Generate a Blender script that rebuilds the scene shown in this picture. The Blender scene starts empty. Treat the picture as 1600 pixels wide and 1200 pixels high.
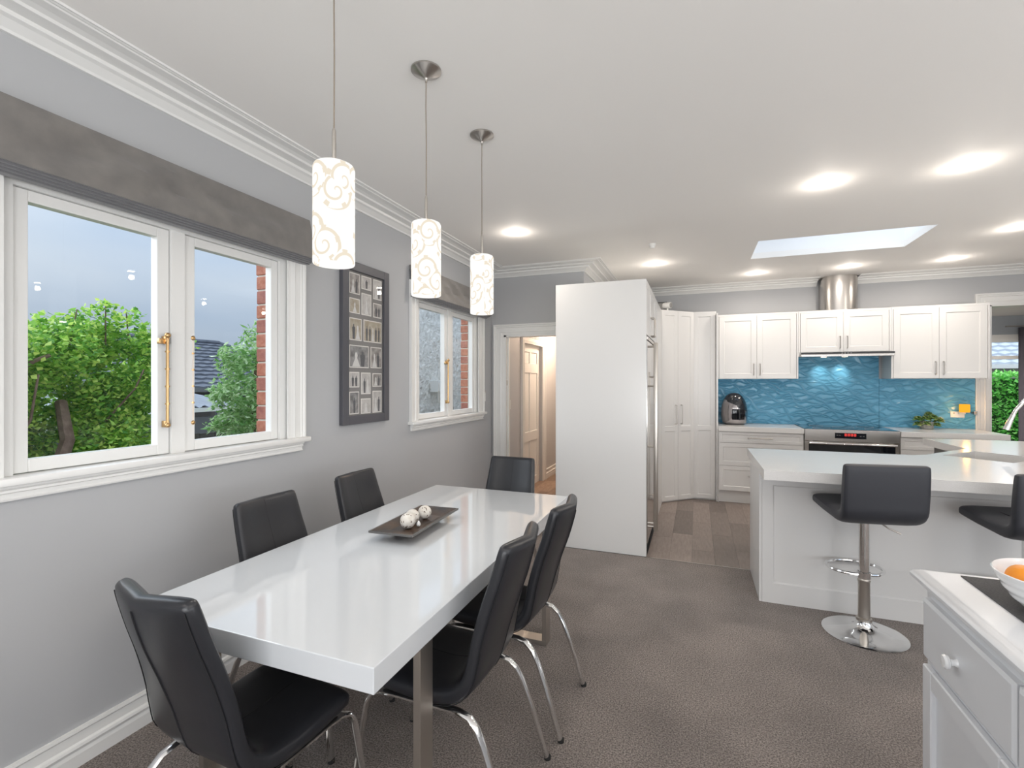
import bpy, bmesh, math, random
from mathutils import Matrix, Vector
random.seed(7)
S = bpy.context.scene
COL = S.collection
PI = math.pi

# ---------------------------------------------------------------- camera, sky, exposure
cam = bpy.data.objects.new('camera', bpy.data.cameras.new('camera')); COL.objects.link(cam)
cam.location = (0, 0, 1.5); cam.rotation_euler = (PI/2, 0, math.radians(20.854))
cam.data.sensor_width = 36; cam.data.lens = 36*756/1600; cam.data.shift_y = -3/1600
cam.data.clip_start = 0.02; cam.data.clip_end = 300
S.camera = cam
S.view_settings.view_transform = 'Standard'; S.view_settings.look = 'None'
S.view_settings.exposure = 0.12; S.view_settings.gamma = 1.0
S.view_settings.use_curve_mapping = False
S.cycles.max_bounces = 10; S.cycles.diffuse_bounces = 6; S.cycles.glossy_bounces = 5
S.cycles.transparent_max_bounces = 12; S.cycles.transmission_bounces = 4
S.cycles.sample_clamp_indirect = 4.0; S.cycles.caustics_reflective = False; S.cycles.caustics_refractive = False

W = bpy.data.worlds.new('world'); S.world = W; W.use_nodes = True
wn = W.node_tree; wn.nodes.clear()
tc = wn.nodes.new('ShaderNodeTexCoord'); sep = wn.nodes.new('ShaderNodeSeparateXYZ')
nz = wn.nodes.new('ShaderNodeTexNoise'); mp = wn.nodes.new('ShaderNodeMapping')
mp.inputs['Scale'].default_value = (1, 1, 3.5)
nz.inputs['Scale'].default_value = 2.2; nz.inputs['Detail'].default_value = 3
rp = wn.nodes.new('ShaderNodeValToRGB'); rp.color_ramp.elements[0].position = .34; rp.color_ramp.elements[1].position = .68
rp.color_ramp.elements[0].color = (.52, .65, .82, 1); rp.color_ramp.elements[1].color = (.68, .78, .89, 1)
mr = wn.nodes.new('ShaderNodeMapRange'); mr.inputs['From Min'].default_value = .0; mr.inputs['From Max'].default_value = 1.0
mr.inputs['To Min'].default_value = .59; mr.inputs['To Max'].default_value = 2.2
bg = wn.nodes.new('ShaderNodeBackground'); wo = wn.nodes.new('ShaderNodeOutputWorld')
wn.links.new(tc.outputs['Generated'], mp.inputs[0]); wn.links.new(mp.outputs[0], nz.inputs[0])
wn.links.new(nz.outputs[0], rp.inputs[0]); wn.links.new(rp.outputs[0], bg.inputs[0])
wn.links.new(tc.outputs['Generated'], sep.inputs[0]); wn.links.new(sep.outputs[2], mr.inputs[0])
wn.links.new(mr.outputs[0], bg.inputs[1]); wn.links.new(bg.outputs[0], wo.inputs[0])

DOWN_W, HALO_W, PEND_W, HALL_W, HOOD_W, NEXT_W = 5.4, 1.5, 4.5, 85.0, 1.6, 70.0
sun = bpy.data.objects.new('overcast_sun', bpy.data.lights.new('overcast_sun', 'SUN')); COL.objects.link(sun)
sun.data.energy = 3.6; sun.data.angle = math.radians(70); sun.data.color = (.90, .95, 1)
sun.rotation_euler = Vector((-.85, -.30, .42)).to_track_quat('Z', 'Y').to_euler()
def fill_light(name, loc, d, sx, sy, e):   # daylight added as a fill lamp outside the unseen window openings
    L = bpy.data.lights.new(name, 'AREA'); L.shape = 'RECTANGLE'; L.size = sx; L.size_y = sy; L.energy = e; L.color = (.98, .985, 1.0)
    o = bpy.data.objects.new(name, L); COL.objects.link(o); o.location = loc
    o.rotation_euler = (-Vector(d)).to_track_quat('Z', 'Y').to_euler(); return o
fill_light('added_fill_behind', (1.2, -3.25, 1.1), (0, 1, 1.6), 4.8, 2.2, 240)
fill_light('added_fill_right', (4.85, .5, 1.1), (-1, 0, 1.6), 4.2, 2.0, 120)
WARM = (1.0, .90, .80)

# ---------------------------------------------------------------- materials
def _n(nt, t, **kw):
    n = nt.nodes.new(t)
    for k, v in kw.items():
        if k in n.inputs: n.inputs[k].default_value = v
        else: setattr(n, k, v)
    return n
def mat(name, col, rough=.5, metal=0., var=None, bump=None, coat=0., emit=None, sheen=0., spec=None, coords='Object', stretch=None):
    """var=(scale, colour2, detail)  bump=(scale, strength, distance)"""
    m = bpy.data.materials.new(name); m.use_nodes = True; nt = m.node_tree
    b = nt.nodes['Principled BSDF']
    b.inputs['Base Color'].default_value = (*col, 1); b.inputs['Roughness'].default_value = rough
    b.inputs['Metallic'].default_value = metal; b.inputs['Coat Weight'].default_value = coat
    b.inputs['Coat Roughness'].default_value = .04
    if sheen: b.inputs['Sheen Weight'].default_value = sheen
    if spec is not None: b.inputs['Specular IOR Level'].default_value = spec
    if emit: b.inputs['Emission Color'].default_value = (*emit[0], 1); b.inputs['Emission Strength'].default_value = emit[1]
    if var or bump:
        t = _n(nt, 'ShaderNodeTexCoord'); src = t.outputs[coords]
        if stretch:
            mpp = _n(nt, 'ShaderNodeMapping'); mpp.inputs['Scale'].default_value = stretch
            nt.links.new(src, mpp.inputs[0]); src = mpp.outputs[0]
    if var:
        z = _n(nt, 'ShaderNodeTexNoise', Scale=var[0], Detail=var[2] if len(var) > 2 else 4.)
        r = _n(nt, 'ShaderNodeValToRGB'); r.color_ramp.elements[0].position = .32; r.color_ramp.elements[1].position = .68
        r.color_ramp.elements[0].color = (*col, 1); r.color_ramp.elements[1].color = (*var[1], 1)
        nt.links.new(src, z.inputs[0]); nt.links.new(z.outputs[0], r.inputs[0]); nt.links.new(r.outputs[0], b.inputs[0])
    if bump:
        z = _n(nt, 'ShaderNodeTexNoise', Scale=bump[0], Detail=3.)
        bp = _n(nt, 'ShaderNodeBump', Strength=bump[1], Distance=bump[2] if len(bump) > 2 else .002)
        nt.links.new(src, z.inputs[0]); nt.links.new(z.outputs[0], bp.inputs['Height']); nt.links.new(bp.outputs[0], b.inputs['Normal'])
    return m
def emis(name, col, s):
    m = bpy.data.materials.new(name); m.use_nodes = True; nt = m.node_tree; nt.nodes.clear()
    e = _n(nt, 'ShaderNodeEmission'); e.inputs[0].default_value = (*col, 1); e.inputs[1].default_value = s
    o = _n(nt, 'ShaderNodeOutputMaterial'); nt.links.new(e.outputs[0], o.inputs[0]); return m
def glass(name, tint=(1, 1, 1), ior=1.45):
    m = bpy.data.materials.new(name); m.use_nodes = True; nt = m.node_tree; nt.nodes.clear()
    t = _n(nt, 'ShaderNodeBsdfTransparent'); t.inputs[0].default_value = (*tint, 1)
    g = _n(nt, 'ShaderNodeBsdfGlossy'); g.inputs['Roughness'].default_value = .01
    f = _n(nt, 'ShaderNodeFresnel', IOR=ior); x = _n(nt, 'ShaderNodeMixShader'); o = _n(nt, 'ShaderNodeOutputMaterial')
    ge = _n(nt, 'ShaderNodeNewGeometry'); inv = _n(nt, 'ShaderNodeMath', operation='SUBTRACT'); inv.inputs[0].default_value = 1.
    mu = _n(nt, 'ShaderNodeMath', operation='MULTIPLY'); nt.links.new(ge.outputs['Backfacing'], inv.inputs[1]); nt.links.new(f.outputs[0], mu.inputs[0]); nt.links.new(inv.outputs[0], mu.inputs[1])
    nt.links.new(mu.outputs[0], x.inputs[0]); nt.links.new(t.outputs[0], x.inputs[1]); nt.links.new(g.outputs[0], x.inputs[2]); nt.links.new(x.outputs[0], o.inputs[0])
    return m

m_wall = mat('wall_paint', (.46, .468, .482), .6, bump=(300, .05))
m_hallwall = mat('hall_paint', (.55, .55, .56), .6)
m_ceil = mat('ceiling_paint', (.88, .865, .84), .7)
m_trim = mat('white_gloss_trim', (.80, .80, .785), .28)
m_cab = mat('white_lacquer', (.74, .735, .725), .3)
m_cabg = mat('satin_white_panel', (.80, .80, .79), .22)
def carpetmat():
    m = mat('carpet', (.1, .1, .1), .95, bump=(260, 1., .008), sheen=.2); nt = m.node_tree; b = nt.nodes['Principled BSDF']
    t = _n(nt, 'ShaderNodeTexCoord'); z = _n(nt, 'ShaderNodeTexNoise', Scale=150., Detail=2.5, Roughness=.7); z2 = _n(nt, 'ShaderNodeTexNoise', Scale=2.6, Detail=3.)
    nt.links.new(t.outputs['Object'], z.inputs[0]); nt.links.new(t.outputs['Object'], z2.inputs[0])
    r = _n(nt, 'ShaderNodeValToRGB'); r.color_ramp.elements[0].position = .38; r.color_ramp.elements[1].position = .64
    r.color_ramp.elements[0].color = (.085, .066, .058, 1); r.color_ramp.elements[1].color = (.42, .36, .325, 1)
    r2 = _n(nt, 'ShaderNodeMapRange'); r2.inputs['From Min'].default_value = .35; r2.inputs['From Max'].default_value = .65; r2.inputs['To Min'].default_value = .84; r2.inputs['To Max'].default_value = 1.12
    h = _n(nt, 'ShaderNodeHueSaturation'); nt.links.new(z.outputs[0], r.inputs[0]); nt.links.new(z2.outputs[0], r2.inputs[0]); nt.links.new(r2.outputs[0], h.inputs['Value'])
    nt.links.new(r.outputs[0], h.inputs['Color']); nt.links.new(h.outputs[0], b.inputs[0]); return m
m_carpet = carpetmat()
m_gloss = mat('high_gloss_white', (.66, .685, .71), .06, coat=.6)
m_stone = mat('white_stone', (.80, .79, .775), .14, var=(260, (.74, .73, .715), 2.))
m_leather = mat('black_leather', (.018, .019, .023), .31, bump=(260, .12, .001))
m_seam = mat('stitching', (.008, .008, .01), .6)
m_chrome = mat('chrome', (.80, .80, .80), .09, metal=1)
m_brush = mat('brushed_steel', (.58, .545, .50), .34, metal=1, bump=(60, .05), stretch=(1, 1, 30))
m_steel = mat('stainless_steel', (.60, .57, .54), .27, metal=1, bump=(30, .04), stretch=(1, 1, 40))
m_mirror = mat('polished_fridge_steel', (.62, .61, .60), .12, metal=1)
m_nickel = mat('satin_nickel', (.50, .47, .44), .28, metal=1)
m_brass = mat('aged_brass', (.62, .40, .19), .28, metal=1)
m_dark = mat('dark_plastic', (.02, .02, .022), .35)
m_rubber = mat('black_rubber', (.012, .012, .012), .7)
m_stoolfab = mat('charcoal_leatherette', (.022, .024, .032), .5, bump=(420, .25, .001), sheen=.08)
m_blind = mat('grey_blind_fabric', (.165, .155, .148), .85, var=(9, (.22, .205, .19), 6.), bump=(500, .3, .001), sheen=.3)
m_blindf = mat('grey_blind_fold_fabric', (.15, .15, .16), .85, bump=(500, .3, .001), sheen=.3)
m_frame = mat('charcoal_wood_frame', (.085, .085, .098), .4, bump=(60, .1), stretch=(1, 1, 10))
m_mount = mat('grey_mount_board', (.22, .21, .205), .8)
m_white = mat('white_plastic', (.82, .82, .80), .35)
m_paper = mat('photo_paper', (.74, .72, .68), .6)
m_glass = glass('window_glass'); m_picglass = glass('picture_glass', (1, 1, 1), 1.5)
m_blackglass = mat('black_glass', (.012, .014, .02), .05, coat=.5)
m_brick = mat('red_brick', (.36, .12, .075), .85, var=(40, (.46, .20, .13), 4.), bump=(90, .6, .004))
m_brick2 = mat('plum_brick', (.28, .10, .08), .85, var=(40, (.38, .15, .11), 4.), bump=(90, .6, .004))
m_mortar = mat('lime_mortar', (.60, .55, .48), .95, bump=(120, .6, .004))
m_rough = mat('roughcast', (.92, .91, .87), .95, var=(30, (.84, .83, .79), 4.), bump=(26, 1.0, .03))
m_tray = mat('dark_bronze_tray', (.055, .048, .045), .33, metal=.4, var=(9, (.12, .075, .05), 3.), bump=(50, .3))
m_traytrim = mat('pewter_rim', (.16, .155, .15), .35, metal=.6, bump=(120, .3))
m_soil = mat('ground', (.10, .11, .07), .95, var=(3, (.16, .15, .11)))
m_bark = mat('bark', (.13, .085, .06), .9, var=(12, (.24, .17, .13)), bump=(30, .8, .01))
m_fence = mat('dark_timber', (.045, .040, .038), .8, var=(8, (.10, .09, .08)), stretch=(1, 1, 6))
m_slate = mat('blue_grey_roof_tile', (.085, .10, .13), .6, var=(5, (.14, .155, .19)))
m_palet = mat('pale_roof_tile', (.50, .54, .60), .6)
m_render = mat('pale_render', (.62, .60, .58), .9)
m_slatewall = mat('dark_render', (.16, .17, .18), .8)
m_curtain = mat('plum_grey_curtain', (.22, .20, .24), .85, sheen=.2)
m_runner = mat('charcoal_woven_runner', (.05, .05, .055), .9, var=(220, (.16, .155, .15), 2.), bump=(300, .8, .002), stretch=(1, 6, 1))
m_bowl = mat('white_glazed_ceramic', (.84, .85, .86), .12, coat=.3)
m_orange = mat('orange_peel', (.85, .30, .02), .45, bump=(160, .35, .002))
m_apple = mat('red_yellow_apple', (.62, .09, .06), .3, var=(9, (.80, .42, .13), 3.))
m_peach = mat('blush_peach', (.80, .32, .16), .6, var=(6, (.62, .10, .08), 2.))
m_shell = mat('shell_mosaic', (.62, .57, .50), .45, var=(24, (.84, .82, .78), 3.), bump=(70, .5, .003))
m_shelld = mat('brown_shell_fragment', (.12, .08, .05), .5)
m_pewter = mat('pewter', (.30, .30, .29), .45)

def leafmat(name, c1, c2, c3):
    m = bpy.data.materials.new(name); m.use_nodes = True; nt = m.node_tree; b = nt.nodes['Principled BSDF']
    g = _n(nt, 'ShaderNodeNewGeometry'); r = _n(nt, 'ShaderNodeValToRGB')
    r.color_ramp.elements[0].color = (*c1, 1); r.color_ramp.elements[1].color = (*c3, 1)
    e = r.color_ramp.elements.new(.55); e.color = (*c2, 1)
    nt.links.new(g.outputs['Random Per Island'], r.inputs[0]); nt.links.new(r.outputs[0], b.inputs[0])
    b.inputs['Roughness'].default_value = .45
    tr = _n(nt, 'ShaderNodeBsdfTranslucent'); nt.links.new(r.outputs[0], tr.inputs[0])
    x = _n(nt, 'ShaderNodeMixShader'); x.inputs[0].default_value = .35
    nt.links.new(b.outputs[0], x.inputs[1]); nt.links.new(tr.outputs[0], x.inputs[2])
    nt.links.new(x.outputs[0], nt.nodes['Material Output'].inputs[0]); return m
m_leaf = leafmat('hedge_leaf', (.09, .30, .05), (.36, .66, .10), (.78, .93, .24))
m_leaf2 = leafmat('pale_leaf', (.16, .36, .10), (.38, .60, .24), (.75, .88, .60))
m_leaf3 = leafmat('clipped_hedge_leaf', (.12, .50, .08), (.28, .75, .16), (.50, .92, .28))
m_leaf4 = leafmat('succulent_leaf', (.10, .22, .06), (.22, .34, .10), (.42, .45, .20))

def plankmat(name, base, dark, gs, rough=.42):
    m = bpy.data.materials.new(name); m.use_nodes = True; nt = m.node_tree; b = nt.nodes['Principled BSDF']
    t = _n(nt, 'ShaderNodeTexCoord'); oi = _n(nt, 'ShaderNodeObjectInfo')
    mpp = _n(nt, 'ShaderNodeMapping'); mpp.inputs['Scale'].default_value = gs
    ad = _n(nt, 'ShaderNodeVectorMath', operation='ADD'); mu = _n(nt, 'ShaderNodeVectorMath', operation='SCALE')
    cx = _n(nt, 'ShaderNodeCombineXYZ')
    nt.links.new(oi.outputs['Random'], cx.inputs[0]); nt.links.new(oi.outputs['Random'], cx.inputs[1])
    nt.links.new(cx.outputs[0], mu.inputs[0]); mu.inputs['Scale'].default_value = 37.
    nt.links.new(t.outputs['Object'], ad.inputs[0]); nt.links.new(mu.outputs[0], ad.inputs[1]); nt.links.new(ad.outputs[0], mpp.inputs[0])
    z = _n(nt, 'ShaderNodeTexNoise', Scale=6., Detail=6., Roughness=.65); nt.links.new(mpp.outputs[0], z.inputs[0])
    r = _n(nt, 'ShaderNodeValToRGB'); r.color_ramp.elements[0].position = .3; r.color_ramp.elements[1].position = .7
    r.color_ramp.elements[0].color = (*dark, 1); r.color_ramp.elements[1].color = (*base, 1); nt.links.new(z.outputs[0], r.inputs[0])
    hsv = _n(nt, 'ShaderNodeHueSaturation'); mr2 = _n(nt, 'ShaderNodeMapRange')
    mr2.inputs['To Min'].default_value = .66; mr2.inputs['To Max'].default_value = 1.25
    nt.links.new(oi.outputs['Random'], mr2.inputs[0]); nt.links.new(mr2.outputs[0], hsv.inputs['Value'])
    nt.links.new(r.outputs[0], hsv.inputs['Color']); nt.links.new(hsv.outputs[0], b.inputs[0])
    b.inputs['Roughness'].default_value = rough
    bp = _n(nt, 'ShaderNodeBump', Strength=.12, Distance=.001); nt.links.new(z.outputs[0], bp.inputs['Height']); nt.links.new(bp.outputs[0], b.inputs['Normal'])
    return m
m_plank = plankmat('grey_brown_vinyl_plank', (.30, .245, .215), (.20, .16, .14), (9, 1.2, 1))
m_hplank = plankmat('warm_oak_board', (.37, .27, .20), (.22, .14, .10), (9, 1.2, 1), .35)

def glasssplash():
    m = bpy.data.materials.new('blue_textured_glass'); m.use_nodes = True; nt = m.node_tree; b = nt.nodes['Principled BSDF']
    t = _n(nt, 'ShaderNodeTexCoord'); last = None
    for ang, sc, ds in ((.32, 2.6, 5.), (-.36, 2.9, 6.), (.12, 4.0, 7.), (-.75, 1.8, 5.)):
        mpp = _n(nt, 'ShaderNodeMapping'); mpp.inputs['Rotation'].default_value = (0, ang, 0)
        nt.links.new(t.outputs['Object'], mpp.inputs[0])
        w = _n(nt, 'ShaderNodeTexWave', Scale=sc, Distortion=ds, Detail=1.5); w.bands_direction = 'Z'; w.inputs['Detail Scale'].default_value = 1.4
        nt.links.new(mpp.outputs[0], w.inputs[0])
        p = _n(nt, 'ShaderNodeMath', operation='POWER'); p.inputs[1].default_value = 7.; nt.links.new(w.outputs['Fac'], p.inputs[0])
        if last is None: last = p
        else:
            a = _n(nt, 'ShaderNodeMath', operation='MAXIMUM'); nt.links.new(last.outputs[0], a.inputs[0]); nt.links.new(p.outputs[0], a.inputs[1]); last = a
    bp = _n(nt, 'ShaderNodeBump', Strength=.65, Distance=.010); nt.links.new(last.outputs[0], bp.inputs['Height'])
    nt.links.new(bp.outputs[0], b.inputs['Normal'])
    r = _n(nt, 'ShaderNodeValToRGB'); r.color_ramp.elements[0].color = (.135, .42, .63, 1); r.color_ramp.elements[1].color = (.10, .335, .52, 1)
    nt.links.new(last.outputs[0], r.inputs[0]); nt.links.new(r.outputs[0], b.inputs[0])
    b.inputs['Roughness'].default_value = .20; b.inputs['Specular IOR Level'].default_value = .4
    return m
m_splash = glasssplash()

def shademat():
    """lit opal glass with a printed scroll pattern: each Voronoi cell carries a spiral"""
    m = bpy.data.materials.new('scroll_printed_shade'); m.use_nodes = True; nt = m.node_tree; nt.nodes.clear()
    t = _n(nt, 'ShaderNodeTexCoord'); s = _n(nt, 'ShaderNodeSeparateXYZ'); nt.links.new(t.outputs['Object'], s.inputs[0])
    def mth(op, a, b=None, c=None):
        n = _n(nt, 'ShaderNodeMath', operation=op)
        for i, v in enumerate((a, b, c)):
            if v is None: continue
            if isinstance(v, (int, float)): n.inputs[i].default_value = v
            else: nt.links.new(v, n.inputs[i])
        return n.outputs[0]
    ang = mth('ARCTAN2', s.outputs[1], s.outputs[0])
    u = mth('MULTIPLY', ang, 1.32); v = mth('MULTIPLY', s.outputs[2], 19.)
    cx = _n(nt, 'ShaderNodeCombineXYZ'); nt.links.new(u, cx.inputs[0]); nt.links.new(v, cx.inputs[1])
    vo = _n(nt, 'ShaderNodeTexVoronoi', Scale=.50, Randomness=.8); vo.voronoi_dimensions = '2D'; nt.links.new(cx.outputs[0], vo.inputs['Vector'])
    sb = _n(nt, 'ShaderNodeVectorMath', operation='SUBTRACT'); nt.links.new(cx.outputs[0], sb.inputs[0]); nt.links.new(vo.outputs['Position'], sb.inputs[1])
    s2 = _n(nt, 'ShaderNodeSeparateXYZ'); nt.links.new(sb.outputs[0], s2.inputs[0])
    a2 = mth('DIVIDE', mth('ARCTAN2', s2.outputs[1], s2.outputs[0]), 2*PI)
    ln = _n(nt, 'ShaderNodeVectorMath', operation='LENGTH'); nt.links.new(sb.outputs[0], ln.inputs[0])
    rr = ln.outputs['Value']
    sp = mth('FRACT', mth('ADD', mth('ADD', a2, mth('MULTIPLY', rr, 1.5)), 10.))
    w = mth('ADD', .05, mth('MULTIPLY', rr, .10))
    line = mth('LESS_THAN', mth('ABSOLUTE', mth('SUBTRACT', sp, .5)), w)
    line = mth('MULTIPLY', line, mth('LESS_THAN', rr, 1.12))
    leaf = mth('MULTIPLY', mth('GREATER_THAN', mth('SINE', mth('MULTIPLY', a2, 2*PI*5)), .62), mth('MULTIPLY', mth('GREATER_THAN', rr, .80), mth('LESS_THAN', rr, 1.08)))
    line = mth('MAXIMUM', line, leaf)
    mixc = _n(nt, 'ShaderNodeMix', data_type='RGBA'); mixc.inputs[6].default_value = (1.0, .985, .95, 1); mixc.inputs[7].default_value = (.85, .76, .62, 1)
    nt.links.new(line, mixc.inputs[0])
    e = _n(nt, 'ShaderNodeEmission'); e.inputs[1].default_value = .97; nt.links.new(mixc.outputs[2], e.inputs[0])
    o = _n(nt, 'ShaderNodeOutputMaterial'); nt.links.new(e.outputs[0], o.inputs[0]); return m
m_shade = shademat()
m_shadein = emis('shade_inside_glow', (1, .98, .95), 1.6)
m_lens = emis('downlight_lens', (1, .97, .92), 6.0)
m_warmlens = emis('hood_lamp_lens', (1, .85, .6), 4.0)
m_night = emis('amber_lamp', (1, .42, .03), 1.1)
m_red = emis('red_digits', (1, .08, .07), 1.2)

# ---------------------------------------------------------------- mesh builder
WM = {}
class MB:
    def __init__(s): s.bm = bmesh.new(); s.M = Matrix()
    def _v(s, co): return s.bm.verts.new(s.M @ Vector(co))
    def box(s, x0, x1, y0, y1, z0, z1, bev=0., seg=2):
        v = [s._v((x, y, z)) for x in (x0, x1) for y in (y0, y1) for z in (z0, z1)]
        fs = [s.bm.faces.new([v[i] for i in f]) for f in ((0, 1, 3, 2), (4, 6, 7, 5), (0, 4, 5, 1), (2, 3, 7, 6), (0, 2, 6, 4), (1, 5, 7, 3))]
        if bev:
            es = list({e for f in fs for e in f.edges})
            bmesh.ops.bevel(s.bm, geom=es, offset=bev, segments=seg, profile=.5, affect='EDGES')
        return s
    def frustum(s, x0, x1, y0, y1, z0, X0, X1, Y0, Y1, z1):
        a = [s._v(p) for p in ((x0, y0, z0), (x1, y0, z0), (x1, y1, z0), (x0, y1, z0))]
        b = [s._v(p) for p in ((X0, Y0, z1), (X1, Y0, z1), (X1, Y1, z1), (X0, Y1, z1))]
        s.bm.faces.new(a[::-1]); s.bm.faces.new(b)
        for i in range(4): s.bm.faces.new((a[i], a[(i+1) % 4], b[(i+1) % 4], b[i]))
        return s
    def lathe(s, prof, n=24, cap0=True, cap1=True, sx=1., sy=1.):
        rings = [[s._v((r*sx*math.cos(2*PI*i/n), r*sy*math.sin(2*PI*i/n), z)) for i in range(n)] for r, z in prof]
        for a, b in zip(rings, rings[1:]):
            for i in range(n): s.bm.faces.new((a[i], a[(i+1) % n], b[(i+1) % n], b[i]))
        if cap0: s.bm.faces.new(rings[0][::-1])
        if cap1: s.bm.faces.new(rings[-1])
        return s
    def cyl(s, c, r, z0, z1, n=20, r1=None):
        M0 = s.M; s.M = M0 @ Matrix.Translation((c[0], c[1], 0)); s.lathe([(r, z0), (r if r1 is None else r1, z1)], n); s.M = M0; return s
    def tube(s, pts, ra, rb=None, n=10, up=(0, 0, 1), radii=None):
        """sweep an ellipse (ra along side, rb along up-ish) on a polyline"""
        rb = rb or ra; P = [Vector(p) for p in pts]; rings = []; prev = None
        for i, p in enumerate(P):
            d = (P[min(i+1, len(P)-1)] - P[max(i-1, 0)]).normalized()
            if prev is None:
                u = Vector(up)
                if abs(d.dot(u)) > .95: u = Vector((1, 0, 0)) if abs(d.x) < .9 else Vector((0, 1, 0))
                side = d.cross(u).normalized()
            else: side = (prev - d*prev.dot(d)).normalized()
            prev = side; nn = side.cross(d).normalized(); k = radii[i] if radii else 1.
            rings.append([s._v(p + side*(ra*k*math.cos(2*PI*j/n)) + nn*(rb*k*math.sin(2*PI*j/n))) for j in range(n)])
        for a, b in zip(rings, rings[1:]):
            for i in range(n): s.bm.faces.new((a[i], a[(i+1) % n], b[(i+1) % n], b[i]))
        s.bm.faces.new(rings[0][::-1]); s.bm.faces.new(rings[-1]); return s
    def mould(s, path, prof, closed=False, inner=1):
        """sweep profile [(offset to the right of travel, height)] along a 2D path with mitres (local XY plane, height = Z)"""
        n = len(path); rings = []
        for i in range(n):
            p = Vector(path[i])
            def nrm(a, b): d = (Vector(b) - Vector(a)).normalized(); return Vector((d.y, -d.x))*inner
            na = nrm(path[i-1], path[i]) if (i > 0 or closed) else None
            nb = nrm(path[i], path[(i+1) % n]) if (i < n-1 or closed) else None
            if na is None: m = nb
            elif nb is None: m = na
            else: m = (na + nb) / (1 + na.dot(nb))
            rings.append([s._v((p.x + m.x*d, p.y + m.y*d, h)) for d, h in prof])
        k = len(prof)
        for i in range(n if closed else n-1):
            a, b = rings[i], rings[(i+1) % n]
            for j in range(k): s.bm.faces.new((a[j], a[(j+1) % k], b[(j+1) % k], b[j]))
        if not closed: s.bm.faces.new(rings[0][::-1]); s.bm.faces.new(rings[-1])
        return s
    def prism(s, pts, a0, a1, axis='z'):
        f = {'z': lambda p, a: (p[0], p[1], a), 'y': lambda p, a: (p[0], a, p[1]), 'x': lambda p, a: (a, p[0], p[1])}[axis]
        A = [s._v(f(p, a0)) for p in pts]; B = [s._v(f(p, a1)) for p in pts]; n = len(pts)
        s.bm.faces.new(A[::-1]); s.bm.faces.new(B)
        for i in range(n): s.bm.faces.new((A[i], A[(i+1) % n], B[(i+1) % n], B[i]))
        return s
    def sphere(s, c, r, sx=1, sy=1, sz=1, n=16):
        M0 = s.M; s.M = M0 @ Matrix.Translation(c)
        pr = [(r*math.sin(PI*i/n), -r*sz*math.cos(PI*i/n)) for i in range(1, n)]
        s.lathe(pr, n*2, True, True, sx, sy); s.M = M0; return s
    def mesh(s, vs, fs):
        v = [s._v(p) for p in vs]
        for f in fs: s.bm.faces.new([v[i] for i in f])
        return s
    def door(s, w, h, stile=.055, t=.019, rec=.007, mids=()):
        """shaker panel in local frame: x 0..w, z 0..h, front face at y=0 looking to -y, body to +y"""
        z = [0] + [q for q in mids] + [h]
        s.box(0, stile, 0, t, 0, h); s.box(w-stile, w, 0, t, 0, h)
        s.box(stile, w-stile, 0, t, 0, stile); s.box(stile, w-stile, 0, t, h-stile, h)
        for q in mids: s.box(stile, w-stile, 0, t, q-stile*.6, q+stile*.6)
        lo = stile
        for q in list(mids) + [None]:
            hi = (h-stile) if q is None else q-stile*.6
            b = .006
            x0, x1 = stile, w-stile
            v = [s._v(p) for p in ((x0, 0, lo), (x1, 0, lo), (x1, 0, hi), (x0, 0, hi), (x0+b, rec, lo+b), (x1-b, rec, lo+b), (x1-b, rec, hi-b), (x0+b, rec, hi-b))]
            for i in range(4): s.bm.faces.new((v[i], v[(i+1) % 4], v[(i+1) % 4+4], v[i+4]))
            s.bm.faces.new(v[4:])
            lo = None if q is None else q+stile*.6
        return s
    def build(s, name, m, parent=None, smooth=False, kind=None, auto=True):
        bm = s.bm
        if parent is not None:
            bm.transform(WM[parent.name].inverted())
        bmesh.ops.recalc_face_normals(bm, faces=bm.faces[:])
        if smooth:
            for f in bm.faces: f.smooth = True
            if auto:
                for e in bm.edges:
                    if len(e.link_faces) == 2 and e.calc_face_angle(0) > .6: e.smooth = False
        me = bpy.data.meshes.new(name); bm.to_mesh(me); bm.free()
        me.materials.append(m)
        o = bpy.data.objects.new(name, me); COL.objects.link(o)
        if parent is not None: o.parent = parent; WM[o.name] = WM[parent.name].copy()
        else: WM[o.name] = Matrix()
        if kind: o['kind'] = kind
        return o
def at(loc, rz=0): return Matrix.Translation(loc) @ Matrix.Rotation(rz, 4, 'Z')
def box(name, m, b, parent=None, bev=0., **k): return MB().box(*b, bev).build(name, m, parent, **k)
def thing(name, label, cat, loc=(0, 0, 0), rz=0, group=None, kind=None):
    o = bpy.data.objects.new(name, None); COL.objects.link(o); o.empty_display_size = .05
    o.location = loc; o.rotation_euler = (0, 0, rz)
    WM[o.name] = at(loc, rz); tag(o, label, cat, group, kind); return o
def tag(o, label=None, cat=None, group=None, kind=None):
    if label: o['label'] = label
    if cat: o['category'] = cat
    if group: o['group'] = group
    if kind: o['kind'] = kind
    return o
def struct(o, label, cat): return tag(o, label, cat, kind='structure')
def copy_tree(o, parent=None):
    c = o.copy(); COL.objects.link(c); c.parent = parent
    for ch in o.children: copy_tree(ch, c)
    return c
def part_label(o, l): o['label'] = l; return o
def lamp(name, parent, loc, power, col, r=.03, typ='POINT', spot=None, blend=.6, rot=Matrix()):
    L = bpy.data.lights.new(name, typ); L.energy = power; L.color = col; L.shadow_soft_size = r
    if typ == 'SPOT': L.spot_size = spot; L.spot_blend = blend
    o = bpy.data.objects.new(name, L); COL.objects.link(o)
    o.parent = parent; o.matrix_local = WM[parent.name].inverted() @ Matrix.Translation(loc) @ rot; return o

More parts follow.
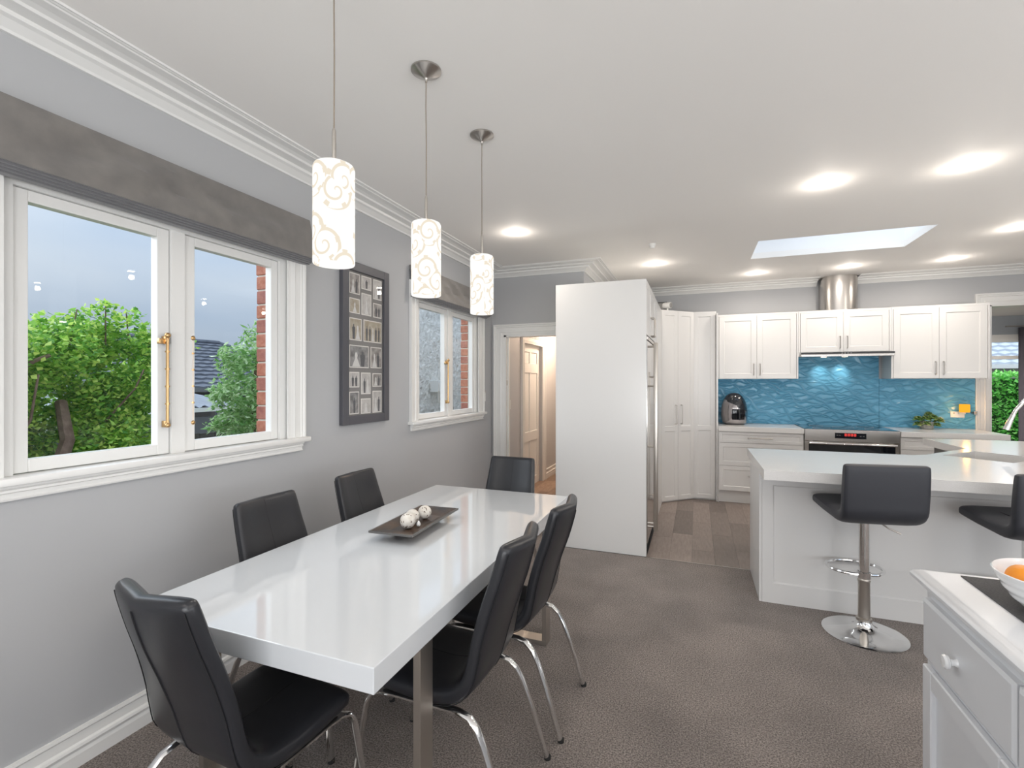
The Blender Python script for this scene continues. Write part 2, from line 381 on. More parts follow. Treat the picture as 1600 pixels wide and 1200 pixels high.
# ---------------------------------------------------------------- room shell
WX, FY, RX, BY, XR, YR, H = -2.27, 5.30, -1.168, 7.20, 4.60, -3.0, 2.81
def wall(name, m, axis, fixed, u0, u1, z0, z1, holes, label):
    """axis 'x': wall runs along x, thickness in y (fixed=(y0,y1)); 'y': runs along y"""
    us = sorted({u0, u1, *[h[0] for h in holes], *[h[1] for h in holes]}); zs = sorted({z0, z1, *[h[2] for h in holes], *[h[3] for h in holes]})
    b = MB()
    for a0, a1 in zip(us, us[1:]):
        run = None
        for c0, c1 in zip(zs, zs[1:]):
            um, zm = (a0+a1)/2, (c0+c1)/2
            if any(h[0] < um < h[1] and h[2] < zm < h[3] for h in holes): continue
            if axis == 'x': b.box(a0, a1, fixed[0], fixed[1], c0, c1)
            else: b.box(fixed[0], fixed[1], a0, a1, c0, c1)
    bmesh.ops.remove_doubles(b.bm, verts=b.bm.verts[:], dist=1e-5)
    o = b.build(name, m); return struct(o, label, 'wall')
WC = (1.5765, 4.27)
wall('wall_left', m_wall, 'y', (WX-.10, WX), YR, FY, 0, H, [(c-.655, c+.655, 1.15, 2.26) for c in WC], 'light grey painted wall with two casement windows beside the dining table')
DX0, DX1, DZ = -2.12, -1.34, 2.05
wall('wall_far', m_wall, 'x', (FY, FY+.12), WX-.1, RX, 0, H, [(DX0, DX1, 0, DZ)], 'grey end wall with the hallway doorway')
wall('wall_return', m_wall, 'y', (RX-.1, RX), FY+.12, BY, 0, H, [], 'short grey return wall behind the tall fridge cabinet')
wall('wall_back', m_wall, 'x', (BY, BY+.14), RX-.1, XR, 0, H, [(3.17, 4.3, 0, 2.39)], 'grey kitchen wall behind the hob and wall cabinets')
wall('wall_next_right', m_wall, 'y', (8.0, 8.1), BY, 11.1, 0, H, [(7.9, 10.4, .1, 2.4)], 'right wall of the room beyond the opening')
wall('wall_back_right', m_wall, 'x', (BY, BY+.14), XR, 8.0, 0, H, [], 'wall beside the opening, out of view')
wall('wall_right', m_wall, 'y', (XR, XR+.1), YR, BY, 0, H, [(-1.6, 2.6, .25, 2.3)], 'grey wall on the right side of the room')
wall('wall_behind', m_wall, 'x', (YR-.1, YR), WX-.1, XR, 0, H, [(-1.2, 3.6, .1, 2.35)], 'grey wall behind the camera with an added wide glazed opening')
# unseen glazed doors and side window, added to let the daylight in
for nm, ax, rng, zr, f, lab in (('window_3', 'x', (-1.2, 3.6), (.1, 2.35), YR-.06, 'unseen wide white glazed doors added behind the camera for light'), ('window_4', 'y', (-1.6, 2.6), (.25, 2.3), XR+.06, 'unseen wide white window added in the right wall for light')):
    t = thing(nm, lab, 'window', kind='structure'); k = 4
    b = MB()
    for i in range(k+1):
        u = rng[0] + (rng[1]-rng[0])*i/k
        if ax == 'x': b.box(u-.03, u+.03, f-.03, f+.03, *zr)
        else: b.box(f-.03, f+.03, u-.03, u+.03, *zr)
    for z in zr:
        if ax == 'x': b.box(rng[0], rng[1], f-.03, f+.03, z-.03, z+.03)
        else: b.box(f-.03, f+.03, rng[0], rng[1], z-.03, z+.03)
    b.build('frame', m_trim, t)

# floors
carpet = MB(); carpet.box(WX, XR, YR, 4.28, -.05, 0); carpet.box(WX, -1.20, 4.28, FY, -.05, 0)
struct(carpet.build('floor_carpet', m_carpet), 'grey brown cut pile carpet under the dining table', 'floor')
kf = struct(box('floor_kitchen', m_dark, (-1.168, XR, 4.284, BY, -.05, -.004)), 'grey brown vinyl plank floor of the kitchen', 'floor')
box('threshold_strip', m_nickel, (-.40, .40, 4.274, 4.286, -.002, .003), kf)
PWD, PLN = .182, .92; ci = 0; x = -.40
pm = {}
while x < 3.3:
    y = 4.286 - random.random()*.9
    while y < 6.66:
        y0, y1 = max(y, 4.286), min(y+PLN, 6.66)
        if y1-y0 > .03 and not (x > .42 and y1 < 4.3):
            o = MB().box(x+.0007, x+PWD-.0007, y0+.0007, y1-.0007, -.004, 0).build('plank', m_plank, kf)
        y += PLN
    x += PWD
hf = struct(box('floor_hall', m_dark, (WX-.5, RX-.1, FY, 9.4, -.05, -.005)), 'warm timber board floor of the hallway', 'floor')
x = WX
while x < RX-.1:
    y = FY - random.random()*1.2
    while y < 9.3:
        y0, y1 = max(y, FY), min(y+1.4, 9.3)
        if y1-y0 > .05: MB().box(x+.0008, min(x+.13, RX-.1)-.0008, y0+.0008, y1-.0008, -.005, 0).build('plank', m_hplank, hf)
        y += 1.4
    x += .13
struct(box('floor_next_room', m_carpet, (XR-2.6, 8, BY+.14, 11.1, -.05, 0)), 'carpet of the room beyond the opening', 'floor')

# ceiling with skylight shaft
SKX0, SKX1, SKY0, SKY1 = .54, 1.88, 5.02, 5.72
cb = MB()
for b_ in ((WX-.1, SKX0, YR, BY), (SKX1, XR, YR, BY), (SKX0, SKX1, YR, SKY0), (SKX0, SKX1, SKY1, BY)):
    cb.box(b_[0], b_[1], b_[2], b_[3], H, H+.06)
bmesh.ops.remove_doubles(cb.bm, verts=cb.bm.verts[:], dist=1e-5)
struct(cb.build('ceiling', m_ceil), 'off-white painted ceiling with recessed lights', 'ceiling')
sk = thing('skylight', 'long rectangular skylight opening in the kitchen ceiling', 'skylight', (1.21, 5.37, H), kind='structure')
b = MB(); T = .05; Z0, Z1 = H+.0, H+.55
b.box(SKX0-T, SKX0, SKY0-T, SKY1+T, Z0+.06, Z1).box(SKX1, SKX1+T, SKY0-T, SKY1+T, Z0+.06, Z1).box(SKX0, SKX1, SKY0-T, SKY0, Z0+.06, Z1).box(SKX0, SKX1, SKY1, SKY1+T, Z0+.06, Z1)
b.build('shaft', mat('skylight_shaft_paint', (.88, .89, .90), .6), sk)
box('pane', m_glass, (SKX0-.02, SKX1+.02, SKY0-.02, SKY1+.02, Z1-.03, Z1-.02), sk)
struct(box('ceiling_hall', m_ceil, (WX-.6, RX-.1, FY+.12, 9.4, 2.62, 2.68)), 'hallway ceiling seen through the doorway', 'ceiling')
struct(box('ceiling_next_room', m_ceil, (2, 8, BY+.14, 11.1, 2.66, 2.72)), 'ceiling of the room beyond the opening', 'ceiling')

# cornice (stepped plaster moulding), skirting
CP = [(0, H), (0, 2.728), (.012, 2.728), (.016, 2.738), (.045, 2.760), (.062, 2.766), (.066, 2.780), (.120, 2.784), (.126, 2.794), (.150, 2.800), (.190, 2.801), (.194, 2.806), (.204, 2.803), (.212, 2.806), (.222, 2.803), (.226, H)]
path = [(WX, YR), (WX, FY), (RX, FY), (RX, BY), (1.44, BY)]
struct(MB().mould(path, CP).build('trim_1', m_trim, smooth=False), 'stepped white plaster cornice along the left and far walls', 'cornice')
struct(MB().mould([(1.86, BY), (XR, BY), (XR, YR)], CP).build('trim_2', m_trim), 'stepped white plaster cornice right of the range hood flue', 'cornice')
SP = [(0, 0), (.022, 0), (.022, .05), (.016, .062), (.020, .070), (.026, .078), (.022, .088), (.014, .094), (.012, .128), (.018, .136), (.016, .145), (0, .146)]
struct(MB().mould([(WX, YR), (WX, FY), (-2.245, FY)], SP).build('baseboard_left', m_trim), 'moulded white skirting board under the left wall windows', 'skirting board')
# ---------------------------------------------------------------- windows in the left wall
def window(n, c, label, blindlabel):
    t = thing('window_%d' % n, label, 'window', (WX, c, 1.165), kind='structure')
    b = MB()  # outer frame
    b.box(-2.37, -2.285, c-.655, c-.594, 1.15, 2.26).box(-2.37, -2.285, c+.594, c+.655, 1.15, 2.26)
    b.box(-2.37, -2.285, c-.594, c+.594, 2.21, 2.26).box(-2.37, -2.285, c-.594, c+.594, 1.15, 1.165)
    b.box(-2.37, -2.29, c-.032, c+.032, 1.165, 2.21)
    b.build('frame', m_trim, t)
    for sgn in (-1, 1):
        i, o_ = c+sgn*.036, c+sgn*.590; a0, a1 = min(i, o_), max(i, o_)
        gi, go = c+sgn*.0885, c+sgn*.545; g0, g1 = min(gi, go), max(gi, go)
        b = MB(); x0, x1 = -2.345, -2.30
        b.box(x0, x1, a0, g0, 1.168, 2.208, .003).box(x0, x1, g1, a1, 1.168, 2.208, .003).box(x0, x1, g0, g1, 1.168, 1.215, .003).box(x0, x1, g0, g1, 2.165, 2.208, .003)
        s_ = b.build('sash', m_trim, t)
        box('pane', m_glass, (-2.325, -2.321, g0-.004, g1+.004, 1.211, 2.169), s_)
    # architrave: bead + fascia, mitred, left-bottom -> up -> over -> down   (plane YZ)
    M2 = Matrix(((0, 0, 1, WX), (1, 0, 0, 0), (0, 1, 0, 0), (0, 0, 0, 1)))
    AP = [(0, 0), (0, .026), (.012, .026), (.018, .020), (.030, .020), (.036, .016), (.072, .014), (.080, .020), (.092, .016), (.110, .012), (.125, .012), (.125, 0)]
    b = MB(); b.M = M2; b.mould([(c-.755, 1.165), (c-.755, 2.37), (c+.755, 2.37), (c+.755, 1.165)], AP); b.build('architrave', m_trim, t)
    MB().box(WX-.02, WX+.05, c-.775, c+.775, 1.137, 1.165, .006).box(-2.37, WX, c-.654, c+.654, 1.137, 1.1649).build('sill', m_trim, t, smooth=True)
    b = MB(); b.M = Matrix(((0, 1, 0, WX), (-1, 0, 0, 0), (0, 0, 1, 0), (0, 0, 0, 1)))  # local x->-y , local y->x
    b.M = Matrix()
    AQ = [(WX, 1.137), (WX+.032, 1.137), (WX+.032, 1.128), (WX+.022, 1.120), (WX+.024, 1.112), (WX+.016, 1.108), (WX+.014, 1.094), (WX+.020, 1.088), (WX+.018, 1.082), (WX, 1.082)]
    b.prism(AQ, c-.735, c+.735, 'y').build('apron', m_trim, t)
    # brass casement stays (one per sash)
    for y in ((c-.062, c+.080) if n == 1 else (c-.062,)):
        b = MB(); bx = -2.30
        if y > c: bx = -2.335
        b.tube([(bx+.028, y, 1.70), (bx+.028, y, 1.31)], .006, .0075, 8)
        for z in (1.70, 1.31): b.box(bx, bx+.03, y-.009, y+.009, z-.018, z+.012, .003)
        b.sphere((bx+.030, y, 1.715), .013, n=6); b.sphere((bx+.030, y, 1.302), .012, n=6)
        for z in (1.40, 1.48, 1.56, 1.64): b.cyl((bx+.028, y), .0098, z-.004, z+.004, 8)
        b.box(bx, bx+.02, y-.03, y+.012, 1.675, 1.70, .003)
        b.build('casement_stay', m_brass, t, smooth=True)
    # ------- brick reveal outside, right of the window
    bm = MB().box(-2.455, -2.37, c+.592, c+.95, 1.0, 2.75).build('brick_backing', m_mortar, t)
    z = 1.02; k = 0
    proto = {}
    while z < 2.70:
        l = .11 if k % 2 else .225
        y0 = c+.585; parts = [(y0, y0+l), (y0+l+.01, y0+l+.01+(.225 if k % 2 else .12))]
        for (p0, p1) in parts:
            dx = random.uniform(-.003, .003)
            MB().box(-2.463+dx, -2.38, p0, p1, z, z+.076, .004, 1).build('brick', m_brick if random.random() < .7 else m_brick2, t)
        z += .086; k += 1
    # ------- roman blind
    bl = thing('roman_blind', blindlabel, 'blind', (WX, c, 2.49))
    ys = 72; zs = 9; y0, y1 = c-.758, c+.758
    b = MB(); grid = []
    for j in range(zs+1):
        f = j/zs; row = []
        for i in range(ys+1):
            y = y0+(y1-y0)*i/ys
            wr = .020*math.sin(9*(y-c)+7*f+1.3*math.sin(5*y)) * math.sin(PI*f)*min(1, 6*min(i, ys-i)/ys) + .010*math.sin(21*(y-c)-13*f)*math.sin(PI*f)*math.exp(-((y-c+.05)/.35)**2)
            row.append(b._v((WX+.052+.057*f+wr, y, 2.492-.245*f)))
        grid.append(row)
    for j in range(zs):
        for i in range(ys): b.bm.faces.new((grid[j][i], grid[j][i+1], grid[j+1][i+1], grid[j+1][i]))
    top = [b._v((WX+.004, y0, 2.492)), b._v((WX+.004, y1, 2.492))]; bot = [b._v((WX+.06, y0, 2.247)), b._v((WX+.06, y1, 2.247))]
    b.bm.faces.new([top[0], top[1]] + grid[0][::-1]); b.bm.faces.new([bot[1], bot[0]] + grid[-1])
    for e, k_ in ((0, 0), (ys, 1)):
        b.bm.faces.new([top[k_]] + [grid[j][e] for j in range(zs+1)] + [bot[k_]])
    b.bm.faces.new((top[0], top[1], bot[1], bot[0]))
    b.build('fabric_panel', m_blind, bl, smooth=True)
    for i, (px, z) in enumerate(((.098, 2.240), (.084, 2.233), (.070, 2.226), (.054, 2.219))):
        box('fold', m_blindf, (WX+.015, WX+px, c-.757, c+.757, z-.0005, z+.012), bl, .003)
    box('headrail', m_blindf, (WX+.001, WX+.045, c-.75, c+.75, 2.45, 2.485), bl)
window(1, WC[0], 'large white casement window nearest the camera above the dining table', 'wide grey roman blind over the nearer large window')
window(2, WC[1], 'white casement window nearest the hallway door', 'grey roman blind over the window nearest the hallway door')
t = thing('cord_cleat', 'small white blind cord cleat beside the far window', 'cleat', (WX, 5.07, 1.34))
box('body', m_white, (WX, WX+.015, 5.055, 5.075, 1.28, 1.39), t, .004); box('clip', m_nickel, (WX+.015, WX+.022, 5.057, 5.073, 1.375, 1.40), t, .002)

# ---------------------------------------------------------------- hallway and doorway
D = thing('door_1', 'white moulded architrave and frame of the hallway doorway', 'doorway', (-1.73, FY, 0), kind='structure')
M3 = Matrix(((1, 0, 0, 0), (0, 0, -1, FY), (0, 1, 0, 0), (0, 0, 0, 1)))
DA = [(0, 0), (0, .030), (.014, .030), (.022, .024), (.034, .024), (.040, .017), (.078, .015), (.086, .021), (.098, .017), (.125, .013), (.125, 0)]
b = MB(); b.M = M3; b.mould([(DX0-.125, 0), (DX0-.125, DZ+.125), (DX1+.125, DZ+.125), (DX1+.125, 0)], DA); b.build('architrave', m_trim, D)
MB().box(DX0-.001, DX0+.028, FY-.005, FY+.125, 0, DZ).box(DX1-.028, DX1+.001, FY-.005, FY+.125, 0, DZ).box(DX0, DX1, FY-.005, FY+.125, DZ-.02, DZ+.001).box(DX0+.028, DX0+.04, FY+.05, FY+.08, 0, DZ-.02).build('jamb', m_trim, D)
box('strike_plate', m_nickel, (DX0+.028, DX0+.031, FY+.01, FY+.035, 1.46, 1.52), D)
wall('wall_hall_nib', m_hallwall, 'y', (WX-.1, -2.12), FY+.12, 5.84, 0, 2.62, [], 'hallway wall carrying the light switch')
wall('wall_hall_left', m_hallwall, 'y', (-2.37, -2.19), 5.84, 9.3, 0, 2.62, [(6.20, 7.04, 0, 2.04)], 'hallway wall with the closed panelled door')
wall('wall_hall_end', m_hallwall, 'x', (9.3, 9.4), -2.4, RX, 0, 2.62, [], 'far end of the hallway')
wall('wall_hall_right', m_hallwall, 'y', (RX-.1-.02, RX-.1), BY, 9.3, 0, 2.62, [], 'right wall of the hallway')
sw = thing('light_switch', 'white light switch plate on the hallway wall', 'switch', (-2.12, 5.47, 1.22))
box('plate', m_white, (-2.12, -2.112, 5.43, 5.50, 1.17, 1.285), sw, .003)
for z in (1.205, 1.24): box('rocker', m_white, (-2.112, -2.107, 5.455, 5.475, z, z+.02), sw, .001)
d2 = thing('door_2', 'white panelled door closed inside the hallway', 'door', (-2.22, 6.62, 0), kind='structure')
M4 = Matrix(((0, 0, 1, -2.19), (1, 0, 0, 0), (0, 1, 0, 0), (0, 0, 0, 1)))
b = MB(); b.M = M4; b.mould([(6.08, 0), (6.08, 2.16), (7.16, 2.16), (7.16, 0)], DA); b.build('architrave', m_trim, d2)
b = MB(); b.M = Matrix.Translation((-2.235, 6.20, 0)) @ Matrix.Rotation(PI/2, 4, 'Z')
b.door(.84, 2.04, .11, .035, .012, mids=(.72, 1.70)); b.box(.385, .455, .0015, .030, .112, .650).box(.385, .455, .0015, .030, .790, 1.630).box(.385, .455, .0015, .030, 1.770, 1.928)
b.build('leaf', m_trim, d2)
struct(MB().mould([(-2.19, 7.16), (-2.19, 9.3)], SP).build('baseboard_hall', m_trim), 'white skirting board along the hallway', 'skirting board')
hl = thing('hall_ceiling_light', 'hallway ceiling light hidden above the doorway', 'light', (-1.7, 7.3, 2.60))
b = MB(); b.M = Matrix.Translation((-1.7, 7.3, 0)); b.lathe([(.11, 2.62), (.12, 2.60), (.10, 2.56), (.0001, 2.545)], 24); b.build('diffuser', emis('hall_diffuser', (1, .8, .55), 3.), hl, smooth=True)
lamp('hall_bulb', hl, (-1.7, 7.3, 2.48), HALL_W, (1, .74, .54), .08)

# ---------------------------------------------------------------- room beyond the right opening
D = thing('door_3', 'white architrave of the wide opening right of the wall cabinets', 'doorway', (3.17, BY, 0), kind='structure')
M3b = Matrix(((1, 0, 0, 0), (0, 0, -1, BY), (0, 1, 0, 0), (0, 0, 0, 1)))
b = MB(); b.M = M3b; b.mould([(3.17-.135, 0), (3.17-.135, 2.525), (4.42, 2.525), (4.42, 0)], [(d*1.08, h) for d, h in DA]); b.build('architrave', m_trim, D)
MB().box(3.169, 3.19, BY-.004, BY+.145, 0, 2.39).box(4.28, 4.301, BY-.004, BY+.145, 0, 2.39).box(3.17, 4.3, BY-.004, BY+.145, 2.375, 2.391).build('jamb', m_trim, D)
m_blue = mat('soft_blue_grey_paint', (.50, .54, .58), .7)
wall('wall_next_room', m_blue, 'x', (11.0, 11.1), 2.0, 8.0, 0, 2.66, [(3.9, 5.45, 0, 2.27)], 'blue grey wall of the room beyond the opening')
wall('wall_next_left', m_blue, 'y', (2.4, 2.5), BY+.14, 11.0, 0, 2.66, [], 'left wall of the room beyond the opening')
w3 = thing('window_5', 'white framed glazed door in the room beyond the opening', 'window', (4.7, 11, 0), kind='structure')
b = MB()
for u in (3.93, 4.70, 5.42): b.box(u-.035, u+.035, 10.97, 11.06, 0, 2.27)
b.box(3.9, 5.45, 10.97, 11.06, 2.20, 2.33).box(3.9, 5.45, 10.97, 11.06, .0, .10).box(3.9, 5.45, 10.98, 11.05, 1.90, 1.96)
b.build('frame', m_trim, w3); box('pane', m_glass, (3.95, 5.40, 11.02, 11.024, .1, 2.2), w3)
struct(box('baseboard_next', m_trim, (5.45, 8, 10.98, 11.0, 0, .14)), 'white skirting board in the room beyond', 'skirting board')
ct = thing('curtain', 'long plum grey curtain hanging beside the far glazed door', 'curtain', (5.45, 10.85, 0))
b = MB(); pts = []
for i in range(49):
    x = 5.17+.6*i/48; pts.append((x, 10.86+.035*math.sin(i*1.05)))
va = [b._v((x, y, .02)) for x, y in pts]; vb = [b._v((x, y, 2.44)) for x, y in pts]
for i in range(48): b.bm.faces.new((va[i], va[i+1], vb[i+1], vb[i]))
bmesh.ops.solidify(b.bm, geom=b.bm.faces[:], thickness=.004)
b.build('cloth', m_curtain, ct, smooth=True, auto=False)
MB().tube([(5.0, 10.86, 2.46), (6.1, 10.86, 2.46)], .012, n=10).build('rod', m_nickel, ct, smooth=True)
# ---------------------------------------------------------------- recessed lights, sensor, pendants
def downlight(x, y, z, label, group, first=[None], w=None):
    t = thing('recessed_light', label, 'ceiling light', (x, y, z), group=group)
    b = MB(); b.M = Matrix.Translation((x, y, z)); b.lathe([(.046, 0), (.046, -.004), (.038, -.007), (.031, -.003), (.031, .0)], 24, False, False); b.build('bezel', m_white, t, smooth=True)
    b = MB(); b.M = Matrix.Translation((x, y, z)); b.lathe([(.031, -.001), (.028, -.009), (.012, -.013), (.0005, -.014)], 20); b.build('lens', m_lens, t, smooth=True)
    L = lamp('bulb', t, (x, y, z-.016), w or DOWN_W, WARM, .035, 'AREA'); L.data.shape = 'DISK'; L.data.size = .07; L.data.spread = math.radians(165)
    lamp('glow', t, (x, y, z-.085), HALO_W, WARM, .03)
DL = [(-1.475, 3.97, 'recessed ceiling light nearest the hallway corner, above the far end of the table'),
      (-.423, 5.567, 'recessed ceiling light above the fridge cabinet front'),
      (.67, 6.48, 'recessed ceiling light left of the range hood flue'),
      (1.616, 6.47, 'recessed ceiling light right in front of the range hood flue'),
      (2.537, 6.46, 'recessed ceiling light above the right wall cabinet'),
      (.791, 3.705, 'recessed ceiling light above the left bar stool, in front of the skylight'),
      (1.527, 3.70, 'recessed ceiling light above the right bar stool, highest in the photo'),
      (2.539, 5.347, 'recessed ceiling light at the right edge, beyond the skylight')]
for x, y, l in DL: downlight(x, y, H, l, 'recessed kitchen ceiling lights')
for x, y, w_ in ((-1.3, -.9, 'behind the camera, near the left wall'), (.9, -.9, 'straight behind the camera'), (3.0, -.9, 'behind the camera, near the right window'), (2.9, 1.4, 'over the far side of the sideboard'), (2.0, .5, 'above the empty floor beside the camera'), (3.4, 3.7, 'over the hidden right end of the island')): downlight(x, y, H, 'added recessed ceiling light '+w_, 'added recessed lights out of view')  # unseen downlights, added to brighten the whole room
downlight(4.25, 9.2, 2.66, 'added recessed ceiling light in the room beyond the opening', 'added recessed light in the next room', w=NEXT_W)  # hidden lamp added to lift the brightness of the next room
t = thing('ceiling_sensor', 'small white alarm sensor on the ceiling in front of the fridge cabinet', 'sensor', (-.39, 4.757, H))
b = MB(); b.M = Matrix.Translation((-.39, 4.757, H)); b.lathe([(.032, 0), (.032, -.02), (.026, -.028), (.022, -.042), (.001, -.048)], 20); b.build('housing', m_white, t, smooth=True)

def pendant():
    t = thing('pendant_light', 'x', 'pendant light', (0, 0, 0), group='pendant lights over the dining table')
    R_ = .062
    MB().lathe([(R_-.012, 2.170), (R_-.004, 2.166), (R_, 2.157), (R_, 1.866), (R_-.002, 1.862), (R_-.004, 1.866), (R_-.004, 2.155), (R_-.012, 2.162)], 40, False, False).build('shade', m_shade, t, smooth=True)
    MB().lathe([(R_-.005, 2.158), (.012, 2.164), (.001, 2.165)], 32, False, True).build('shade_top', m_shadein, t, smooth=True)
    MB().lathe([(.03, 2.09), (.036, 2.07), (.036, 1.96), (.022, 1.93), (.001, 1.925)], 20).build('bulb_glass', m_shadein, t, smooth=True)
    MB().lathe([(.012, 2.160), (.012, 2.172), (.0065, 2.178), (.0065, 2.272), (.004, 2.282), (.001, 2.283)], 12).build('stem', m_brush, t, smooth=True)
    MB().tube([(0, 0, 2.28), (.0012, 0, 2.5), (-.001, .001, 2.65), (0, 0, 2.775)], .0022, n=6).build('cord', mat('cord', (.30, .25, .20), .5, metal=.4), t)
    MB().lathe([(.063, H), (.063, H-.006), (.055, H-.010), (.010, H-.034), (.006, H-.040), (.005, H-.052), (.001, H-.053)], 36).build('canopy', m_nickel, t, smooth=True)
    lamp('bulb_light', t, (0, 0, 1.89), PEND_W, (1, .95, .88), .03)
    return t
p0 = pendant()
for i, (x, y, l) in enumerate(((-1.045, 1.20, 'lit scroll-patterned cylinder pendant nearest the camera, its canopy out of view'), (-1.06, 1.77, 'middle scroll-patterned cylinder pendant over the dining table'), (-1.062, 2.34, 'farthest scroll-patterned cylinder pendant, in front of the far window'))):
    o = p0 if i == 0 else copy_tree(p0)
    o.location = (x, y, 0); o.rotation_euler[2] = i*1.1; o['label'] = l

# ---------------------------------------------------------------- picture frame
pf = thing('photo_frame', 'tall charcoal collage frame holding many small wedding photographs', 'picture frame', (WX, 2.92, 1.2))
FY0, FY1, FZ0, FZ1, FWd = 2.655, 3.185, 1.203, 2.345, .062
b = MB(); x0, x1 = WX+.002, WX+.034
b.box(x0, x1, FY0, FY0+FWd, FZ0, FZ1, .003).box(x0, x1, FY1-FWd, FY1, FZ0, FZ1, .003).box(x0, x1, FY0+FWd, FY1-FWd, FZ0, FZ0+FWd, .003).box(x0, x1, FY0+FWd, FY1-FWd, FZ1-FWd, FZ1, .003)
b.build('frame', m_frame, pf)
box('mount', m_mount, (WX+.004, WX+.014, FY0+FWd-.002, FY1-FWd+.002, FZ0+FWd-.002, FZ1-FWd+.002), pf)
box('glass', m_picglass, (WX+.020, WX+.022, FY0+FWd-.002, FY1-FWd+.002, FZ0+FWd-.002, FZ1-FWd+.002), pf)
PH = [(2.742, 2.854, 2.123, 2.270), (2.872, 2.985, 2.173, 2.270), (3.008, 3.110, 2.121, 2.270), (2.742, 2.854, 1.986, 2.092), (2.872, 2.985, 1.986, 2.145), (3.008, 3.110, 1.984, 2.092), (2.742, 2.874, 1.795, 1.953), (2.896, 3.110, 1.794, 1.955), (2.742, 2.955, 1.602, 1.762), (2.977, 3.11, 1.604, 1.762), (2.742, 2.848, 1.462, 1.572), (2.869, 2.977, 1.412, 1.569), (3.0, 3.11, 1.465, 1.567), (2.742, 2.845, 1.274, 1.433), (2.867, 2.977, 1.271, 1.381), (3.0, 3.110, 1.271, 1.435)]
ims = [mat('print_%d' % i, c, .5, var=(22, d, 4.)) for i, (c, d) in enumerate((((.20, .18, .17), (.45, .42, .40)), ((.34, .28, .20), (.48, .44, .36)), ((.42, .40, .39), (.60, .58, .56)), ((.12, .12, .12), (.34, .33, .33))))]
m_dress = mat('print_light', (.66, .65, .64), .5); m_suit = mat('print_dark', (.075, .075, .085), .5)
pk = [0, 2, 2, 1, 2, 0, 1, 1, 3, 0, 2, 2, 0, 3, 2, 2]; fig = [(0, 1), (1,), (0, 1), (0,), (0,), (1, 1), (1, 0), (1, 1, 0, 1, 1), (0, 1), (0, 1), (1, 1), (1, 0), (0, 1), (1,), (0,), (0, 1)]
for i, (a, c, e, f) in enumerate(PH):
    ph = box('photograph', m_paper, (WX+.014, WX+.0155, a, c, e, f), pf)
    box('image', ims[pk[i]], (WX+.0155, WX+.0160, a+.007, c-.007, e+.007, f-.007), ph)
    n = len(fig[i]); w_ = (c-a-.02)/max(n, 2)*.8; h_ = (f-e)*.62
    for kk, g in enumerate(fig[i]):
        cx_ = a+(c-a)*(kk+1)/(n+1); z0 = e+.009
        if g == 0: pts = [(cx_-w_*.55, z0), (cx_+w_*.55, z0), (cx_+w_*.14, z0+h_*.6), (cx_+w_*.2, z0+h_*.8), (cx_+w_*.1, z0+h_), (cx_-w_*.1, z0+h_), (cx_-w_*.2, z0+h_*.8), (cx_-w_*.14, z0+h_*.6)]
        else: pts = [(cx_-w_*.22, z0), (cx_+w_*.22, z0), (cx_+w_*.32, z0+h_*.55), (cx_+w_*.34, z0+h_*.84), (cx_+w_*.12, z0+h_*.9), (cx_+w_*.1, z0+h_*1.08), (cx_-w_*.1, z0+h_*1.08), (cx_-w_*.12, z0+h_*.9), (cx_-w_*.34, z0+h_*.84), (cx_-w_*.32, z0+h_*.55)]
        MB().prism(pts, WX+.0160, WX+.0164, 'x').build('silhouette', m_dress if g == 0 else m_suit, ph)

# ---------------------------------------------------------------- kitchen cabinets
def dhandle(b, x, z, L, vert=True, d=.032, r=.005, y=0):
    """bar handle in local door frame (front towards -y)"""
    if vert: b.tube([(x, y, z), (x, y-d*.8, z), (x, y-d, z+.004), (x, y-d, z+L-.004), (x, y-d*.8, z+L), (x, y, z+L)], r, n=8)
    else: b.tube([(x, y, z), (x, y-d*.8, z), (x+.004, y-d, z), (x+L-.004, y-d, z), (x+L, y-d*.8, z), (x+L, y, z)], r, n=8)
def cabinet(name, label, cat, x0, x1, y0, y1, z0, z1, doors=2, stile=.062, handles=True, hz=.045, group=None, M0=None):
    """wall cabinet with shaker doors facing -y; y0 = door face"""
    t = thing(name, label, cat, ((x0+x1)/2, y1, z0), group=group)
    box('body', m_cab, (x0, x1, y0+.020, y1, z0, z1), t)
    w = (x1-x0-.036-.004)/doors
    for i in range(doors):
        dx = x0+.018+.002+i*w
        b = MB(); b.M = Matrix.Translation((dx+.0015, y0, z0+.004)); b.door(w-.003, z1-z0-.030, stile)
        d = b.build('door', m_cab, t)
        if handles:
            hx = (w-.003-.035) if i == 0 else .035
            b = MB(); b.M = Matrix.Translation((dx+.0015, y0, z0+.004)); dhandle(b, hx, hz, .14); b.build('handle', m_nickel, d, smooth=True)
    # side scribes and top rail
    MB().box(x0, x0+.017, y0, y0+.02, z0, z1).box(x1-.017, x1, y0, y0+.02, z0, z1).box(x0+.017, x1-.017, y0, y0+.02, z1-.025, z1).build('face_frame', m_cab, t)
    return t
cabinet('wall_cabinet', 'white shaker wall cabinet left of the range hood, over the air fryer', 'cabinet', .258, 1.182, 6.87, BY-.001, 1.542, 2.375, group='white shaker wall cabinets')
cabinet('wall_cabinet', 'short white shaker wall cabinet directly above the range hood', 'cabinet', 1.184, 2.130, 6.87, BY-.001, 1.862, 2.375, group='white shaker wall cabinets')
cabinet('wall_cabinet', 'white shaker wall cabinet right of the range hood, beside the opening', 'cabinet', 2.132, 3.03, 6.87, BY-.001, 1.542, 2.378, group='white shaker wall cabinets')
